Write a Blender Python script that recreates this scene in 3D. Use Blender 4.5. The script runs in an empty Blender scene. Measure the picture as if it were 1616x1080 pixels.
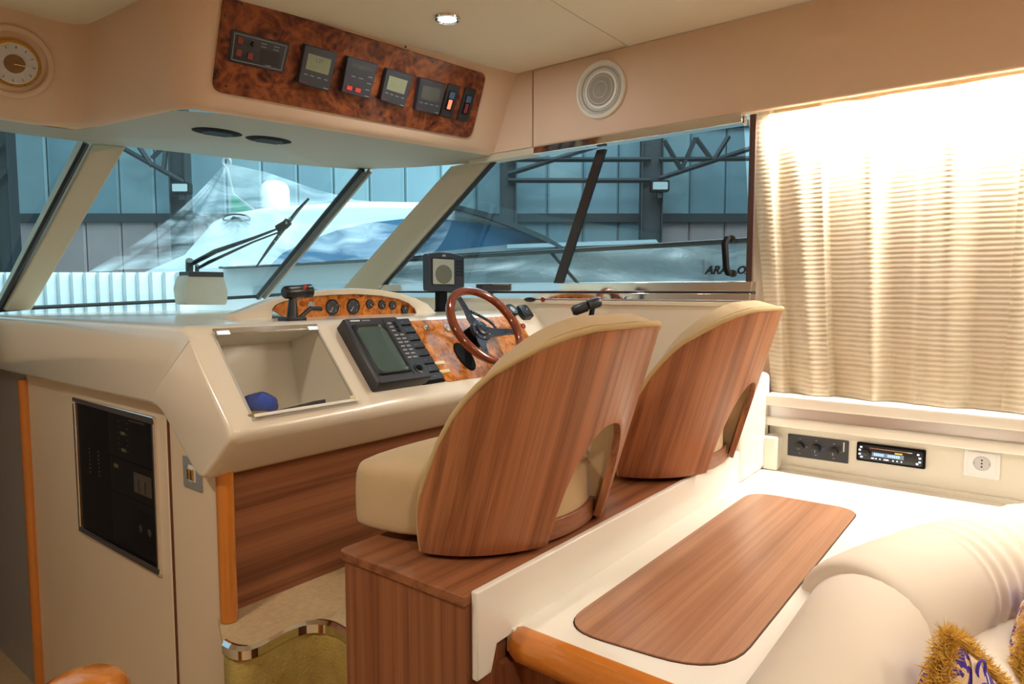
import bpy, bmesh, math, random
from mathutils import Vector, Matrix
random.seed(7)
PI = math.pi
S_ = bpy.context.scene
COL = S_.collection
# ---------------------------------------------------------------- camera, world, lights, exposure
FPX, CX, CY = 1058.0, 808.0, 540.0
YAW, PIT = math.radians(38.0), math.atan(81/1058.0)
EYE = Vector((0, 0, 1.6))
fw = Vector((math.cos(YAW)*math.cos(PIT), math.sin(YAW)*math.cos(PIT), -math.sin(PIT)))
fwh = Vector((math.cos(YAW), math.sin(YAW), 0))
rt = Vector((math.sin(YAW), -math.cos(YAW), 0))
up = rt.cross(fw)
cam = bpy.data.objects.new('camera', bpy.data.cameras.new('camera'))
COL.objects.link(cam)
cam.matrix_world = Matrix((( rt.x, up.x, -fw.x, 0), (rt.y, up.y, -fw.y, 0), (rt.z, up.z, -fw.z, 1.6), (0, 0, 0, 1)))
cam.data.sensor_width = 36.0
cam.data.lens = 36.0*FPX/1616.0
cam.data.clip_start = 0.02
S_.camera = cam
S_.view_settings.view_transform = 'Standard'
S_.view_settings.look = 'None'
S_.view_settings.gamma = 1
S_.view_settings.use_curve_mapping = False
S_.view_settings.exposure = 0.0
W = bpy.data.worlds.new('world'); S_.world = W; W.use_nodes = True
W.node_tree.nodes['Background'].inputs[0].default_value = (0.50, 0.78, 0.88, 1)
W.node_tree.nodes['Background'].inputs[1].default_value = 0.85

def lamp(name, loc, size, energy, color, rot=(0, 0, 0), size_y=None, shape='DISK', spread=None):
    l = bpy.data.lights.new(name, 'AREA'); l.energy = energy; l.color = color; l.size = size
    l.shape = shape
    if size_y: l.shape = 'RECTANGLE'; l.size_y = size_y
    if spread: l.spread = spread
    o = bpy.data.objects.new(name, l); COL.objects.link(o); o.location = loc; o.rotation_euler = rot
    return o
WARM = (1.0, 0.90, 0.78)
lamp('ceiling_and_fill_lamp', (1.67, 1.58, 2.488), 0.06, 4, (0.9, 0.95, 1.0))
for i, (x, y, e) in enumerate([(-0.3, 1.2, 15), (0.1, -0.5, 14), (1.3, -1.2, 9)]):
    lamp('ceiling_and_fill_lamp', (x, y, 2.485), 0.16, e, WARM)  # unseen fill lamps added overhead to brighten the saloon
lamp('valance_lamp', (2.325, -0.03, 2.18), 0.03, 52, (1.0, 0.95, 0.88), rot=(0, -0.42, 0), size_y=1.45)
lamp('hangar_fill', (9, 4, 9.5), 6, 2200, (0.75, 0.94, 1.0), size_y=10)  # added area light out of view, brightens the whole hangar

hl = lamp('hull_fill', (3.5, 3.0, 7.5), 3, 750, (0.80, 0.96, 1.0))  # added unseen light aimed at the facing hull sides to lift them
hl.rotation_euler = (fwh*9.5-Vector((3.5, 3.0, 7.5))).to_track_quat('-Z', 'Y').to_euler()

# ---------------------------------------------------------------- pixel -> place helpers (onto real planes)
def ray(x, y): return fw + rt*((x-CX)/FPX) - up*((y-CY)/FPX)
def onp(x, y, P, N):
    d = ray(x, y); return EYE + d*((P-EYE).dot(N)/d.dot(N))
def onx(x, y, X): return onp(x, y, Vector((X, 0, 0)), Vector((1, 0, 0)))
def ony(x, y, Y): return onp(x, y, Vector((0, Y, 0)), Vector((0, 1, 0)))
def onz(x, y, Z): return onp(x, y, Vector((0, 0, Z)), Vector((0, 0, 1)))

class Fr:
    def __init__(s, o, U, V):
        s.o = Vector(o); s.U = Vector(U).normalized(); s.V = Vector(V).normalized(); s.N = s.U.cross(s.V).normalized()
    def p(s, u, v, n=0): return s.o + s.U*u + s.V*v + s.N*n
    def px(s, x, y, n=0):
        q = onp(x, y, s.o + s.N*n, s.N) - s.o
        return q.dot(s.U), q.dot(s.V)
    def at(s, u, v, n=0): return Fr(s.p(u, v, n), s.U, s.V)
WORLD = Fr((0, 0, 0), (1, 0, 0), (0, 1, 0))
def XF(X, y=0, z=0): return Fr((X, y, z), (0, -1, 0), (0, 0, 1))      # faces port
def YF(Y, x=0, z=0): return Fr((x, Y, z), (1, 0, 0), (0, 0, 1))       # faces aft

# ---------------------------------------------------------------- mesh builder
class MB:
    def __init__(s): s.v = []; s.f = []
    def add(s, vs, fs):
        k = len(s.v); s.v += [Vector(v) for v in vs]; s.f += [tuple(i+k for i in f) for f in fs]; return s
    def box(s, F, u0, u1, v0, v1, n0, n1):
        vs = [F.p(u, v, n) for n in (n0, n1) for v in (v0, v1) for u in (u0, u1)]
        return s.add(vs, [(0, 2, 3, 1), (4, 5, 7, 6), (0, 1, 5, 4), (2, 6, 7, 3), (0, 4, 6, 2), (1, 3, 7, 5)])
    def prism(s, pts, vec):
        vec = Vector(vec); n = len(pts)
        vs = [Vector(p) for p in pts] + [Vector(p)+vec for p in pts]
        return s.add(vs, [tuple(range(n))[::-1], tuple(range(n, 2*n))] + [(i, (i+1) % n, n+(i+1) % n, n+i) for i in range(n)])
    def loft(s, loops, closed=True, cap=True):
        n = len(loops[0]); vs = [p for l in loops for p in l]; fs = []
        for k in range(len(loops)-1):
            for i in range(n if closed else n-1):
                j = (i+1) % n; fs.append((k*n+i, k*n+j, (k+1)*n+j, (k+1)*n+i))
        if cap and closed:
            fs.append(tuple(range(n))[::-1]); fs.append(tuple((len(loops)-1)*n+i for i in range(n)))
        return s.add(vs, fs)
    def rrect(s, F, u0, u1, v0, v1, n0, n1, r=0.01, seg=4, taper=0):
        def ring(n, t):
            return [F.p(u, v, n) for u, v in rr(u0+t, u1-t, v0+t, v1-t, r, seg)]
        return s.loft([ring(n0, 0), ring(n1-taper*0.5, 0), ring(n1, taper)] if taper else [ring(n0, 0), ring(n1, 0)])
    def lathe(s, F, prof, seg=24):
        loops = [[F.p(r*math.cos(2*PI*i/seg), r*math.sin(2*PI*i/seg), h) for i in range(seg)] for r, h in prof]
        return s.loft(loops)
    def tube(s, path, r, seg=8, closed=False, flat=1.0):
        path = [Vector(p) for p in path]; n = len(path); loops = []; prev = None
        for i, p in enumerate(path):
            a = path[(i-1) % n] if closed or i > 0 else p
            b = path[(i+1) % n] if closed or i < n-1 else p
            t = (b-a).normalized()
            if prev is None:
                h = Vector((0, 0, 1)) if abs(t.z) < 0.9 else Vector((1, 0, 0))
                e = t.cross(h).normalized()
            else: e = (prev - t*prev.dot(t)).normalized()
            prev = e; g = t.cross(e)
            rr_ = r[i] if isinstance(r, (list, tuple)) else r
            loops.append([p + e*rr_*math.cos(2*PI*k/seg) + g*rr_*flat*math.sin(2*PI*k/seg) for k in range(seg)])
        if closed: loops.append(loops[0]); return s.loft(loops, cap=False)
        return s.loft(loops)
    def grid(s, fn, nu, nv):
        vs = [fn(i/nu, j/nv) for j in range(nv+1) for i in range(nu+1)]
        return s.add(vs, [(j*(nu+1)+i, j*(nu+1)+i+1, (j+1)*(nu+1)+i+1, (j+1)*(nu+1)+i) for j in range(nv) for i in range(nu)])
def rr(u0, u1, v0, v1, r, seg=4):
    o = []
    for cx, cy, a in ((u1-r, v1-r, 0), (u0+r, v1-r, 90), (u0+r, v0+r, 180), (u1-r, v0+r, 270)):
        for k in range(seg+1):
            t = math.radians(a+90*k/seg); o.append((cx+r*math.cos(t), cy+r*math.sin(t)))
    return o
def roundpoly(pts, rad, seg=5):
    o = []; n = len(pts)
    for i, p in enumerate(pts):
        p = Vector(p); a = Vector(pts[i-1])-p; b = Vector(pts[(i+1) % n])-p; r = rad[i] if isinstance(rad, (list, tuple)) else rad
        if r <= 0: o.append(tuple(p)); continue
        a1 = p+a.normalized()*min(r, a.length*.49); b1 = p+b.normalized()*min(r, b.length*.49)
        for k in range(seg+1):
            t = k/seg; q = a1*(1-t)**2 + p*2*t*(1-t) + b1*t*t; o.append(tuple(q))
    return o

WL = {}
def build(name, mb, mat, parent=None, bevel=0, seg=3, smooth=40, solid=0, soff=-1, sub=0, weld=True):
    me = bpy.data.meshes.new(name)
    vs = mb.v
    if parent is not None: off = WL[parent.name]
    else:
        lo = [min(v[k] for v in vs) for k in range(3)]; hi = [max(v[k] for v in vs) for k in range(3)]
        off = Vector(((lo[0]+hi[0])/2, (lo[1]+hi[1])/2, lo[2]))
    me.from_pydata([tuple(v-off) for v in vs], [], mb.f)
    bm = bmesh.new(); bm.from_mesh(me)
    if weld: bmesh.ops.remove_doubles(bm, verts=bm.verts, dist=1e-5)
    bmesh.ops.recalc_face_normals(bm, faces=bm.faces)
    bm.to_mesh(me); bm.free()
    for p in me.polygons: p.use_smooth = True
    me.set_sharp_from_angle(angle=math.radians(smooth))
    me.materials.append(mat)
    o = bpy.data.objects.new(name, me); COL.objects.link(o)
    WL[o.name] = off
    if parent is not None: o.parent = parent
    else: o.location = off
    if solid:
        m = o.modifiers.new('solid', 'SOLIDIFY'); m.thickness = solid; m.offset = soff
    if bevel:
        m = o.modifiers.new('bevel', 'BEVEL'); m.width = bevel; m.segments = seg; m.limit_method = 'ANGLE'; m.angle_limit = math.radians(35)
        m.harden_normals = False
    if sub:
        m = o.modifiers.new('sub', 'SUBSURF'); m.levels = sub; m.render_levels = sub
    return o
def tag(o, label=None, cat=None, group=None, kind=None):
    if label: o['label'] = label
    if cat: o['category'] = cat
    if group: o['group'] = group
    if kind: o['kind'] = kind
    return o
def thing(name, loc, label, cat, group=None):
    o = bpy.data.objects.new(name, None); COL.objects.link(o); o.empty_display_size = 0.05
    o.location = loc; WL[o.name] = Vector(loc)
    return tag(o, label, cat, group)
def struct(name, mb, mat, label, cat='structure', **k):
    return tag(build(name, mb, mat, **k), label, cat, kind='structure')
def text(F, u, v, size, s, mat, parent, name='lettering', depth=0.0005, align='CENTER', shear=0, bold=0):
    c = bpy.data.curves.new(name, 'FONT'); c.body = s; c.size = size; c.extrude = depth; c.align_x = align; c.align_y = 'CENTER'
    c.shear = shear; c.offset = bold; c.resolution_u = 2
    t = bpy.data.objects.new('tmp', c); COL.objects.link(t)
    bpy.context.view_layer.update()
    me = bpy.data.meshes.new_from_object(t.evaluated_get(bpy.context.evaluated_depsgraph_get()))
    bpy.data.objects.remove(t)
    off = WL[parent.name]
    for w in me.vertices:
        w.co = F.p(u+w.co.x, v+w.co.y, w.co.z) - off
    me.materials.clear(); me.materials.append(mat)
    o = bpy.data.objects.new(name, me); COL.objects.link(o); o.parent = parent; WL[o.name] = off
    return o
def copytree(o, parent=None):
    c = o.copy(); COL.objects.link(c); c.parent = parent
    for ch in list(o.children): copytree(ch, c)
    return c

# ---------------------------------------------------------------- materials
def mat(name, col, rough=0.5, metal=0, spec=0.5, coat=0, emit=None, estr=0, bump=0, bscale=50, sheen=0, var=0, vscale=3, trans=0):
    m = bpy.data.materials.new(name); m.use_nodes = True
    nt = m.node_tree; b = nt.nodes['Principled BSDF']
    b.inputs['Base Color'].default_value = (*col, 1); b.inputs['Roughness'].default_value = rough
    b.inputs['Metallic'].default_value = metal; b.inputs['Specular IOR Level'].default_value = spec
    b.inputs['Coat Weight'].default_value = coat; b.inputs['Coat Roughness'].default_value = 0.08
    if sheen: b.inputs['Sheen Weight'].default_value = sheen; b.inputs['Sheen Roughness'].default_value = 0.4
    if emit: b.inputs['Emission Color'].default_value = (*emit, 1); b.inputs['Emission Strength'].default_value = estr
    tc = nt.nodes.new('ShaderNodeTexCoord')
    if var:
        n = nt.nodes.new('ShaderNodeTexNoise'); n.inputs['Scale'].default_value = vscale; n.inputs['Detail'].default_value = 4
        nt.links.new(tc.outputs['Object'], n.inputs['Vector'])
        mx = nt.nodes.new('ShaderNodeMix'); mx.data_type = 'RGBA'
        mx.inputs[6].default_value = (*[c*(1-var) for c in col], 1); mx.inputs[7].default_value = (*[min(1, c*(1+var)) for c in col], 1)
        nt.links.new(n.outputs['Fac'], mx.inputs[0]); nt.links.new(mx.outputs[2], b.inputs['Base Color'])
    if bump:
        n = nt.nodes.new('ShaderNodeTexNoise'); n.inputs['Scale'].default_value = bscale; n.inputs['Detail'].default_value = 3
        nt.links.new(tc.outputs['Object'], n.inputs['Vector'])
        bp = nt.nodes.new('ShaderNodeBump'); bp.inputs['Strength'].default_value = bump; bp.inputs['Distance'].default_value = 0.003
        nt.links.new(n.outputs['Fac'], bp.inputs['Height']); nt.links.new(bp.outputs[0], b.inputs['Normal'])
    return m
def ramp(nt, stops, fac):
    r = nt.nodes.new('ShaderNodeValToRGB'); e = r.color_ramp.elements
    e[0].position, e[0].color = stops[0][0], (*stops[0][1], 1); e[1].position, e[1].color = stops[-1][0], (*stops[-1][1], 1)
    for p, c in stops[1:-1]:
        x = e.new(p); x.color = (*c, 1)
    nt.links.new(fac, r.inputs[0]); return r
def wood(name, scale, dark, light, rough=0.38, coat=0.08, rot=(0, 0, 0)):
    m = mat(name, light, rough, coat=coat); nt = m.node_tree; b = nt.nodes['Principled BSDF']
    tc = nt.nodes.new('ShaderNodeTexCoord'); mp = nt.nodes.new('ShaderNodeMapping'); mp.inputs['Scale'].default_value = scale
    m0 = nt.nodes.new('ShaderNodeMapping'); m0.inputs['Rotation'].default_value = rot
    nt.links.new(tc.outputs['Object'], m0.inputs[0]); nt.links.new(m0.outputs[0], mp.inputs[0])
    n1 = nt.nodes.new('ShaderNodeTexNoise'); n1.inputs['Scale'].default_value = .42; n1.inputs['Detail'].default_value = 2; n1.inputs['Roughness'].default_value = .5
    n2 = nt.nodes.new('ShaderNodeTexNoise'); n2.inputs['Scale'].default_value = 3.2; n2.inputs['Detail'].default_value = 3
    nt.links.new(mp.outputs[0], n1.inputs['Vector']); nt.links.new(mp.outputs[0], n2.inputs['Vector'])
    ad = nt.nodes.new('ShaderNodeMath'); ad.operation = 'MULTIPLY_ADD'; ad.inputs[1].default_value = 0.55
    nt.links.new(n2.outputs['Fac'], ad.inputs[0]); nt.links.new(n1.outputs['Fac'], ad.inputs[2])
    mid = [(a+c)/2 for a, c in zip(dark, light)]
    r = ramp(nt, [(0.55, dark), (0.74, mid), (0.95, light)], ad.outputs[0])
    nt.links.new(r.outputs[0], b.inputs['Base Color'])
    return m
TD, TL = (0.15, 0.046, 0.017), (0.33, 0.125, 0.052)
teak_z = wood('teak_vertical', (95, 95, .9), TD, TL)
teak_x = wood('teak_athwart', (.9, 95, 95), TD, TL)
teak_shell = wood('teak_shell', (95, 95, .8), (0.23, 0.080, 0.030), (0.48, 0.192, 0.080), rot=(-.2915, 0.0, 0))
teak_inlay = wood('teak_inlay', (.8, 110, 80), (0.27, 0.115, 0.058), (0.44, 0.22, 0.12), rough=.3)
cherry = mat('cherry_varnish', (0.64, 0.21, 0.028), 0.18, coat=1, var=.12, vscale=8)
def burl(name, d, m1, l, scale):
    m = mat(name, l, 0.22, coat=.25, spec=.3); nt = m.node_tree; b = nt.nodes['Principled BSDF']
    tc = nt.nodes.new('ShaderNodeTexCoord')
    n1 = nt.nodes.new('ShaderNodeTexNoise'); n1.inputs['Scale'].default_value = scale; n1.inputs['Detail'].default_value = 8; n1.inputs['Distortion'].default_value = 2.2; n1.inputs['Roughness'].default_value = .62
    vo = nt.nodes.new('ShaderNodeTexVoronoi'); vo.inputs['Scale'].default_value = scale*5
    nt.links.new(tc.outputs['Object'], n1.inputs['Vector']); nt.links.new(tc.outputs['Object'], vo.inputs['Vector'])
    ad = nt.nodes.new('ShaderNodeMath'); ad.operation = 'MULTIPLY_ADD'; ad.inputs[1].default_value = 0.16
    nt.links.new(vo.outputs['Distance'], ad.inputs[0]); nt.links.new(n1.outputs['Fac'], ad.inputs[2])
    r = ramp(nt, [(0.40, d), (0.54, m1), (0.70, l)], ad.outputs[0])
    nt.links.new(r.outputs[0], b.inputs['Base Color']); return m
burl_dark = burl('burl_walnut', (0.028, 0.005, 0.003), (0.13, 0.026, 0.009), (0.27, 0.072, 0.020), 9)
burl_gold = burl('burl_amber', (0.20, 0.045, 0.008), (0.50, 0.15, 0.022), (0.70, 0.26, 0.045), 16)
rimwood = mat('rim_mahogany', (0.20, 0.038, 0.012), 0.12, coat=1, var=.3, vscale=25)
vinyl = mat('cream_vinyl', (0.68, 0.49, 0.34), 0.55, bump=.12, bscale=260, var=.04)
liner = mat('headliner', (0.76, 0.65, 0.49), 0.8, bump=.1, bscale=300)
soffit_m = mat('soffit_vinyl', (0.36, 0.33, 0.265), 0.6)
gel = mat('cream_gelcoat', (0.86, 0.77, 0.62), 0.22, coat=.5, var=.03)
gelw = mat('white_gelcoat', (0.86, 0.82, 0.72), 0.3, coat=.3)
panelc = mat('beige_panel', (0.80, 0.65, 0.46), 0.4)
sidepanel = mat('side_panel', (0.78, 0.74, 0.63), 0.45)
pillar_m = mat('pillar_vinyl', (0.56, 0.50, 0.38), 0.4)
suede = mat('gold_suede', (0.55, 0.40, 0.215), 0.9, sheen=.25, bump=.15, bscale=120, var=.10, vscale=7)
sofa_m = mat('sofa_suede', (0.70, 0.61, 0.49), 0.85, sheen=.2, var=.05, vscale=5)
pipe_m = mat('suede_piping', (0.55, 0.40, 0.19), 0.8)
chrome = mat('chrome', (0.85, 0.85, 0.86), 0.06, metal=1)
steel = mat('brushed_aluminium', (0.72, 0.72, 0.74), 0.32, metal=1)
brass = mat('brass', (0.80, 0.56, 0.20), 0.18, metal=1)
brassp = mat('brass_plate', (0.86, 0.78, 0.45), 0.3, metal=.3)
black = mat('black_plastic', (0.012, 0.013, 0.016), 0.35)
blackm = mat('matt_black', (0.008, 0.008, 0.009), 0.75, spec=.12)
charc = mat('charcoal_plastic', (0.026, 0.030, 0.038), 0.42)
greyp = mat('grey_plate', (0.38, 0.39, 0.40), 0.4, metal=.3)
navy = mat('navy_anodised', (0.018, 0.024, 0.042), 0.35)
whitep = mat('white_plastic', (0.88, 0.88, 0.88), 0.3)
white_ink = mat('white_print', (0.75, 0.75, 0.75), 0.5)
grey_ink = mat('grey_print', (0.28, 0.29, 0.30), 0.5)
red_ink = mat('red_print', (0.22, 0.02, 0.015), 0.5)
red_btn = mat('red_button', (0.75, 0.05, 0.03), 0.4)
redcap = mat('dark_red_cap', (0.28, 0.02, 0.015), 0.3)
blue_cloth = mat('blue_cloth', (0.03, 0.07, 0.35), 0.8)
paper = mat('paper', (0.8, 0.78, 0.72), 0.8)
lcd = mat('lcd_olive', (0.22, 0.23, 0.14), 0.25, var=.15, vscale=40)
lcd_d = mat('lcd_dim', (0.065, 0.07, 0.06), 0.25, var=.3, vscale=50)
crt = mat('crt_glass', (0.055, 0.10, 0.095), 0.12, coat=.6)
lcd_gps = mat('lcd_gps', (0.36, 0.36, 0.28), 0.25)
lcd_spot = mat('lcd_spot', (0.13, 0.13, 0.09), 0.3)
glow_red = mat('red_rocker_light', (0.8, 0.05, 0.02), 0.4, emit=(1, 0.12, 0.06), estr=3)
glow_blue = mat('radio_display', (0.1, 0.2, 0.4), 0.4, emit=(0.45, 0.7, 1.0), estr=1.3)
glow_white = mat('radio_key_light', (0.6, 0.7, 0.9), 0.4, emit=(0.8, 0.88, 1.0), estr=2.2)
glow_yel = mat('radio_yellow', (0.8, 0.6, 0.1), 0.4, emit=(0.9, 0.7, 0.15), estr=.5)
lampglow = mat('lamp_glow', (1, 1, 1), 0.4, emit=(0.9, 0.95, 1.0), estr=9)
rockb = mat('rocker_blue', (0.05, 0.10, 0.20), 0.3)
blue_ring = mat('blue_print', (0.02, 0.10, 0.45), 0.4)
carpet = mat('beige_carpet', (0.56, 0.40, 0.21), 1.0, bump=1, bscale=180, var=.22, vscale=60)
carpet_y = mat('olive_carpet', (0.55, 0.42, 0.12), 1.0, bump=1, bscale=160, var=.3, vscale=22)
steelgrey = mat('hangar_steel', (0.04, 0.055, 0.062), 0.6)
concrete = mat('hangar_concrete', (0.35, 0.38, 0.38), 0.8)
hullw = mat('boat_white', (0.56, 0.64, 0.66), 0.35)
hullb = mat('hull_side_white', (0.80, 0.88, 0.90), 0.35)
hullg = mat('boat_grey_band', (0.40, 0.50, 0.54), 0.4)
boatglass = mat('boat_window', (0.035, 0.12, 0.22), 0.12)
seal = mat('window_seal', (0.012, 0.012, 0.014), 0.45)
alu_dark = mat('dark_frame_metal', (0.03, 0.03, 0.032), 0.35)
green_c = mat('green_cloth', (0.02, 0.25, 0.15), 0.8)
flood = mat('floodlight_lens', (0.5, 0.6, 0.6), 0.2)
door_grey = mat('grey_lacquer', (0.36, 0.34, 0.33), 0.4)
seam_m = mat('seam_shadow', (0.25, 0.16, 0.09), 0.8)
gold_fr = mat('gold_fringe', (0.86, 0.50, 0.09), 0.75, var=.3, vscale=60)

def glass(name, tint, refl=0.06, rough=0.0):
    m = bpy.data.materials.new(name); m.use_nodes = True; nt = m.node_tree
    nt.nodes.clear(); out = nt.nodes.new('ShaderNodeOutputMaterial')
    t = nt.nodes.new('ShaderNodeBsdfTransparent'); t.inputs[0].default_value = (*tint, 1)
    g = nt.nodes.new('ShaderNodeBsdfGlossy'); g.inputs['Roughness'].default_value = rough
    lw = nt.nodes.new('ShaderNodeLayerWeight'); lw.inputs[0].default_value = .5
    pw_ = nt.nodes.new('ShaderNodeMath'); pw_.operation = 'POWER'; pw_.inputs[1].default_value = 5
    nt.links.new(lw.outputs['Facing'], pw_.inputs[0])
    mu = nt.nodes.new('ShaderNodeMath'); mu.operation = 'MULTIPLY_ADD'; mu.inputs[1].default_value = .8; mu.inputs[2].default_value = refl
    nt.links.new(pw_.outputs[0], mu.inputs[0])
    mx = nt.nodes.new('ShaderNodeMixShader'); nt.links.new(mu.outputs[0], mx.inputs[0])
    nt.links.new(t.outputs[0], mx.inputs[1]); nt.links.new(g.outputs[0], mx.inputs[2]); nt.links.new(mx.outputs[0], out.inputs[0])
    return m
glass_ws = glass('windshield_glass', (0.86, 0.96, 0.98), .04)
glass_side = glass('side_glass', (0.58, 0.62, 0.63), .05)
glass_door = glass('smoked_glass', (0.72, 0.70, 0.68), .05)
glass_clear = glass('clear_acrylic', (0.95, 0.94, 0.92), .04)

def plastic_wrap(name, tint, dens):
    m = bpy.data.materials.new(name); m.use_nodes = True; nt = m.node_tree; b = nt.nodes['Principled BSDF']
    b.inputs['Base Color'].default_value = (*tint, 1); b.inputs['Roughness'].default_value = .3
    tc = nt.nodes.new('ShaderNodeTexCoord'); mp = nt.nodes.new('ShaderNodeMapping'); mp.inputs['Scale'].default_value = (.5, .5, 1.6)
    n = nt.nodes.new('ShaderNodeTexNoise'); n.inputs['Scale'].default_value = 1.6; n.inputs['Detail'].default_value = 6; n.inputs['Distortion'].default_value = 1.5
    nt.links.new(tc.outputs['Object'], mp.inputs[0]); nt.links.new(mp.outputs[0], n.inputs['Vector'])
    bp = nt.nodes.new('ShaderNodeBump'); bp.inputs['Strength'].default_value = 1; bp.inputs['Distance'].default_value = .12
    nt.links.new(n.outputs['Fac'], bp.inputs['Height']); nt.links.new(bp.outputs[0], b.inputs['Normal'])
    t = nt.nodes.new('ShaderNodeBsdfTransparent'); mx = nt.nodes.new('ShaderNodeMixShader')
    r = nt.nodes.new('ShaderNodeMapRange'); r.inputs[1].default_value = .35; r.inputs[2].default_value = .7
    r.inputs[3].default_value = dens-.22; r.inputs[4].default_value = dens+.22
    nt.links.new(n.outputs['Fac'], r.inputs[0]); nt.links.new(r.outputs[0], mx.inputs[0])
    nt.links.new(t.outputs[0], mx.inputs[1]); nt.links.new(b.outputs[0], mx.inputs[2])
    nt.links.new(mx.outputs[0], nt.nodes['Material Output'].inputs[0])
    return m
wrap = plastic_wrap('shrink_wrap', (0.62, 0.72, 0.76), .24)
wrap2 = plastic_wrap('wrap_film', (0.85, 0.93, 0.95), .34)

def curtain_mat():
    m = bpy.data.materials.new('curtain_fabric'); m.use_nodes = True; nt = m.node_tree; b = nt.nodes['Principled BSDF']
    b.inputs['Roughness'].default_value = .8
    tc = nt.nodes.new('ShaderNodeTexCoord'); sp = nt.nodes.new('ShaderNodeSeparateXYZ'); nt.links.new(tc.outputs['Object'], sp.inputs[0])
    n = nt.nodes.new('ShaderNodeTexNoise'); n.inputs['Scale'].default_value = 7; n.inputs['Detail'].default_value = 1
    nt.links.new(tc.outputs['Object'], n.inputs['Vector'])
    a = nt.nodes.new('ShaderNodeMath'); a.operation = 'MULTIPLY_ADD'; a.inputs[1].default_value = .012
    nt.links.new(n.outputs['Fac'], a.inputs[0]); nt.links.new(sp.outputs['Z'], a.inputs[2])
    s = nt.nodes.new('ShaderNodeMath'); s.operation = 'MULTIPLY'; s.inputs[1].default_value = 2*PI/0.0155
    nt.links.new(a.outputs[0], s.inputs[0])
    si = nt.nodes.new('ShaderNodeMath'); si.operation = 'SINE'; nt.links.new(s.outputs[0], si.inputs[0])
    mr = nt.nodes.new('ShaderNodeMapRange'); mr.inputs[1].default_value = -1; nt.links.new(si.outputs[0], mr.inputs[0])
    n2 = nt.nodes.new('ShaderNodeTexNoise'); n2.inputs['Scale'].default_value = 30; nt.links.new(tc.outputs['Object'], n2.inputs['Vector'])
    mm = nt.nodes.new('ShaderNodeMath'); mm.operation = 'MULTIPLY'; nt.links.new(mr.outputs[0], mm.inputs[0]); nt.links.new(n2.outputs['Fac'], mm.inputs[1])
    r = ramp(nt, [(0.0, (0.80, 0.71, 0.55)), (0.65, (0.62, 0.50, 0.32))], mm.outputs[0])
    nt.links.new(r.outputs[0], b.inputs['Base Color'])
    bp = nt.nodes.new('ShaderNodeBump'); bp.inputs['Strength'].default_value = .2; bp.inputs['Distance'].default_value = .003
    nt.links.new(mr.outputs[0], bp.inputs['Height']); nt.links.new(bp.outputs[0], b.inputs['Normal'])
    tl = nt.nodes.new('ShaderNodeBsdfTranslucent'); nt.links.new(r.outputs[0], tl.inputs[0])
    mx = nt.nodes.new('ShaderNodeMixShader'); mx.inputs[0].default_value = .2
    nt.links.new(b.outputs[0], mx.inputs[1]); nt.links.new(tl.outputs[0], mx.inputs[2]); nt.links.new(mx.outputs[0], nt.nodes['Material Output'].inputs[0])
    return m
curt = curtain_mat()

# ================================================================ ROOM SHELL
XW, XB, ZC = 2.32, 2.27, 2.50
FZ = 0.0
def V(*a): return Vector(a)
m = MB().box(WORLD, -1.7, 2.5, -2.6, 1.0, FZ-.05, FZ)
m.box(WORLD, -1.7, 2.5, 1.0, 4.2, FZ-.05, FZ)
struct('floor', m, carpet, 'beige carpeted saloon floor far below the counter', 'floor')
# ceiling boards
cb = MB().box(WORLD, -1.7, 2.45, 1.235, 3.3, ZC, ZC+.04)
c0 = struct('ceiling', cb, liner, 'tan headliner panel around the lit downlight', 'ceiling')
cb = MB().box(WORLD, -1.7, 2.45, .10, 1.229, ZC-.001, ZC+.04)
struct('ceiling', cb, liner, 'tan headliner panel aft of the diagonal seam', 'ceiling')
cb = MB().box(WORLD, -1.7, 2.45, -2.6, .092, ZC, ZC+.04)
struct('ceiling', cb, liner, 'tan headliner panel above the curtain, behind the second seam', 'ceiling')
# downlight
g = onz(706, 28, ZC)
t = thing('downlight', (g.x, g.y, ZC-.01), 'small lit chrome ceiling downlight set in the tan headliner', 'lamp')
F = Fr((g.x, g.y, ZC), (1, 0, 0), (0, -1, 0))
build('trim_ring', MB().tube([F.p(.036*math.cos(a*PI/16), .036*math.sin(a*PI/16), .003) for a in range(32)], .007, 8, True), chrome, t)
build('bulb', MB().lathe(F, [(.030, -.002), (.028, .006), (.015, .010), (.001, .011)]), lampglow, t)
# upper starboard band (valance)
def ywall(y): return XB
m = MB().box(WORLD, XB, XB+.03, -2.6, 1.665, 2.19, ZC)
struct('wall_right', m, vinyl, 'peach vinyl band over the curtain and the side window', 'wall', bevel=.006)
m = MB().box(WORLD, XB, XB+.03, 1.669, 2.3, 2.19, ZC)
struct('wall_right', m, vinyl, 'short peach vinyl band between the seam and the burl instrument panel', 'wall', bevel=.003)
m = MB().box(WORLD, 2.42, 2.46, -2.6, .812, FZ, ZC)
struct('wall_right', m, vinyl, 'hull side hidden behind the curtains', 'wall')
m = MB().box(WORLD, -1.72, -1.68, -2.6, 4.2, FZ, ZC)
struct('wall_left', m, vinyl, 'port side wall out of view', 'wall')
m = MB().box(WORLD, -1.7, 2.46, -2.64, -2.6, FZ, ZC)
struct('wall_back', m, vinyl, 'aft bulkhead out of view', 'wall')

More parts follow.
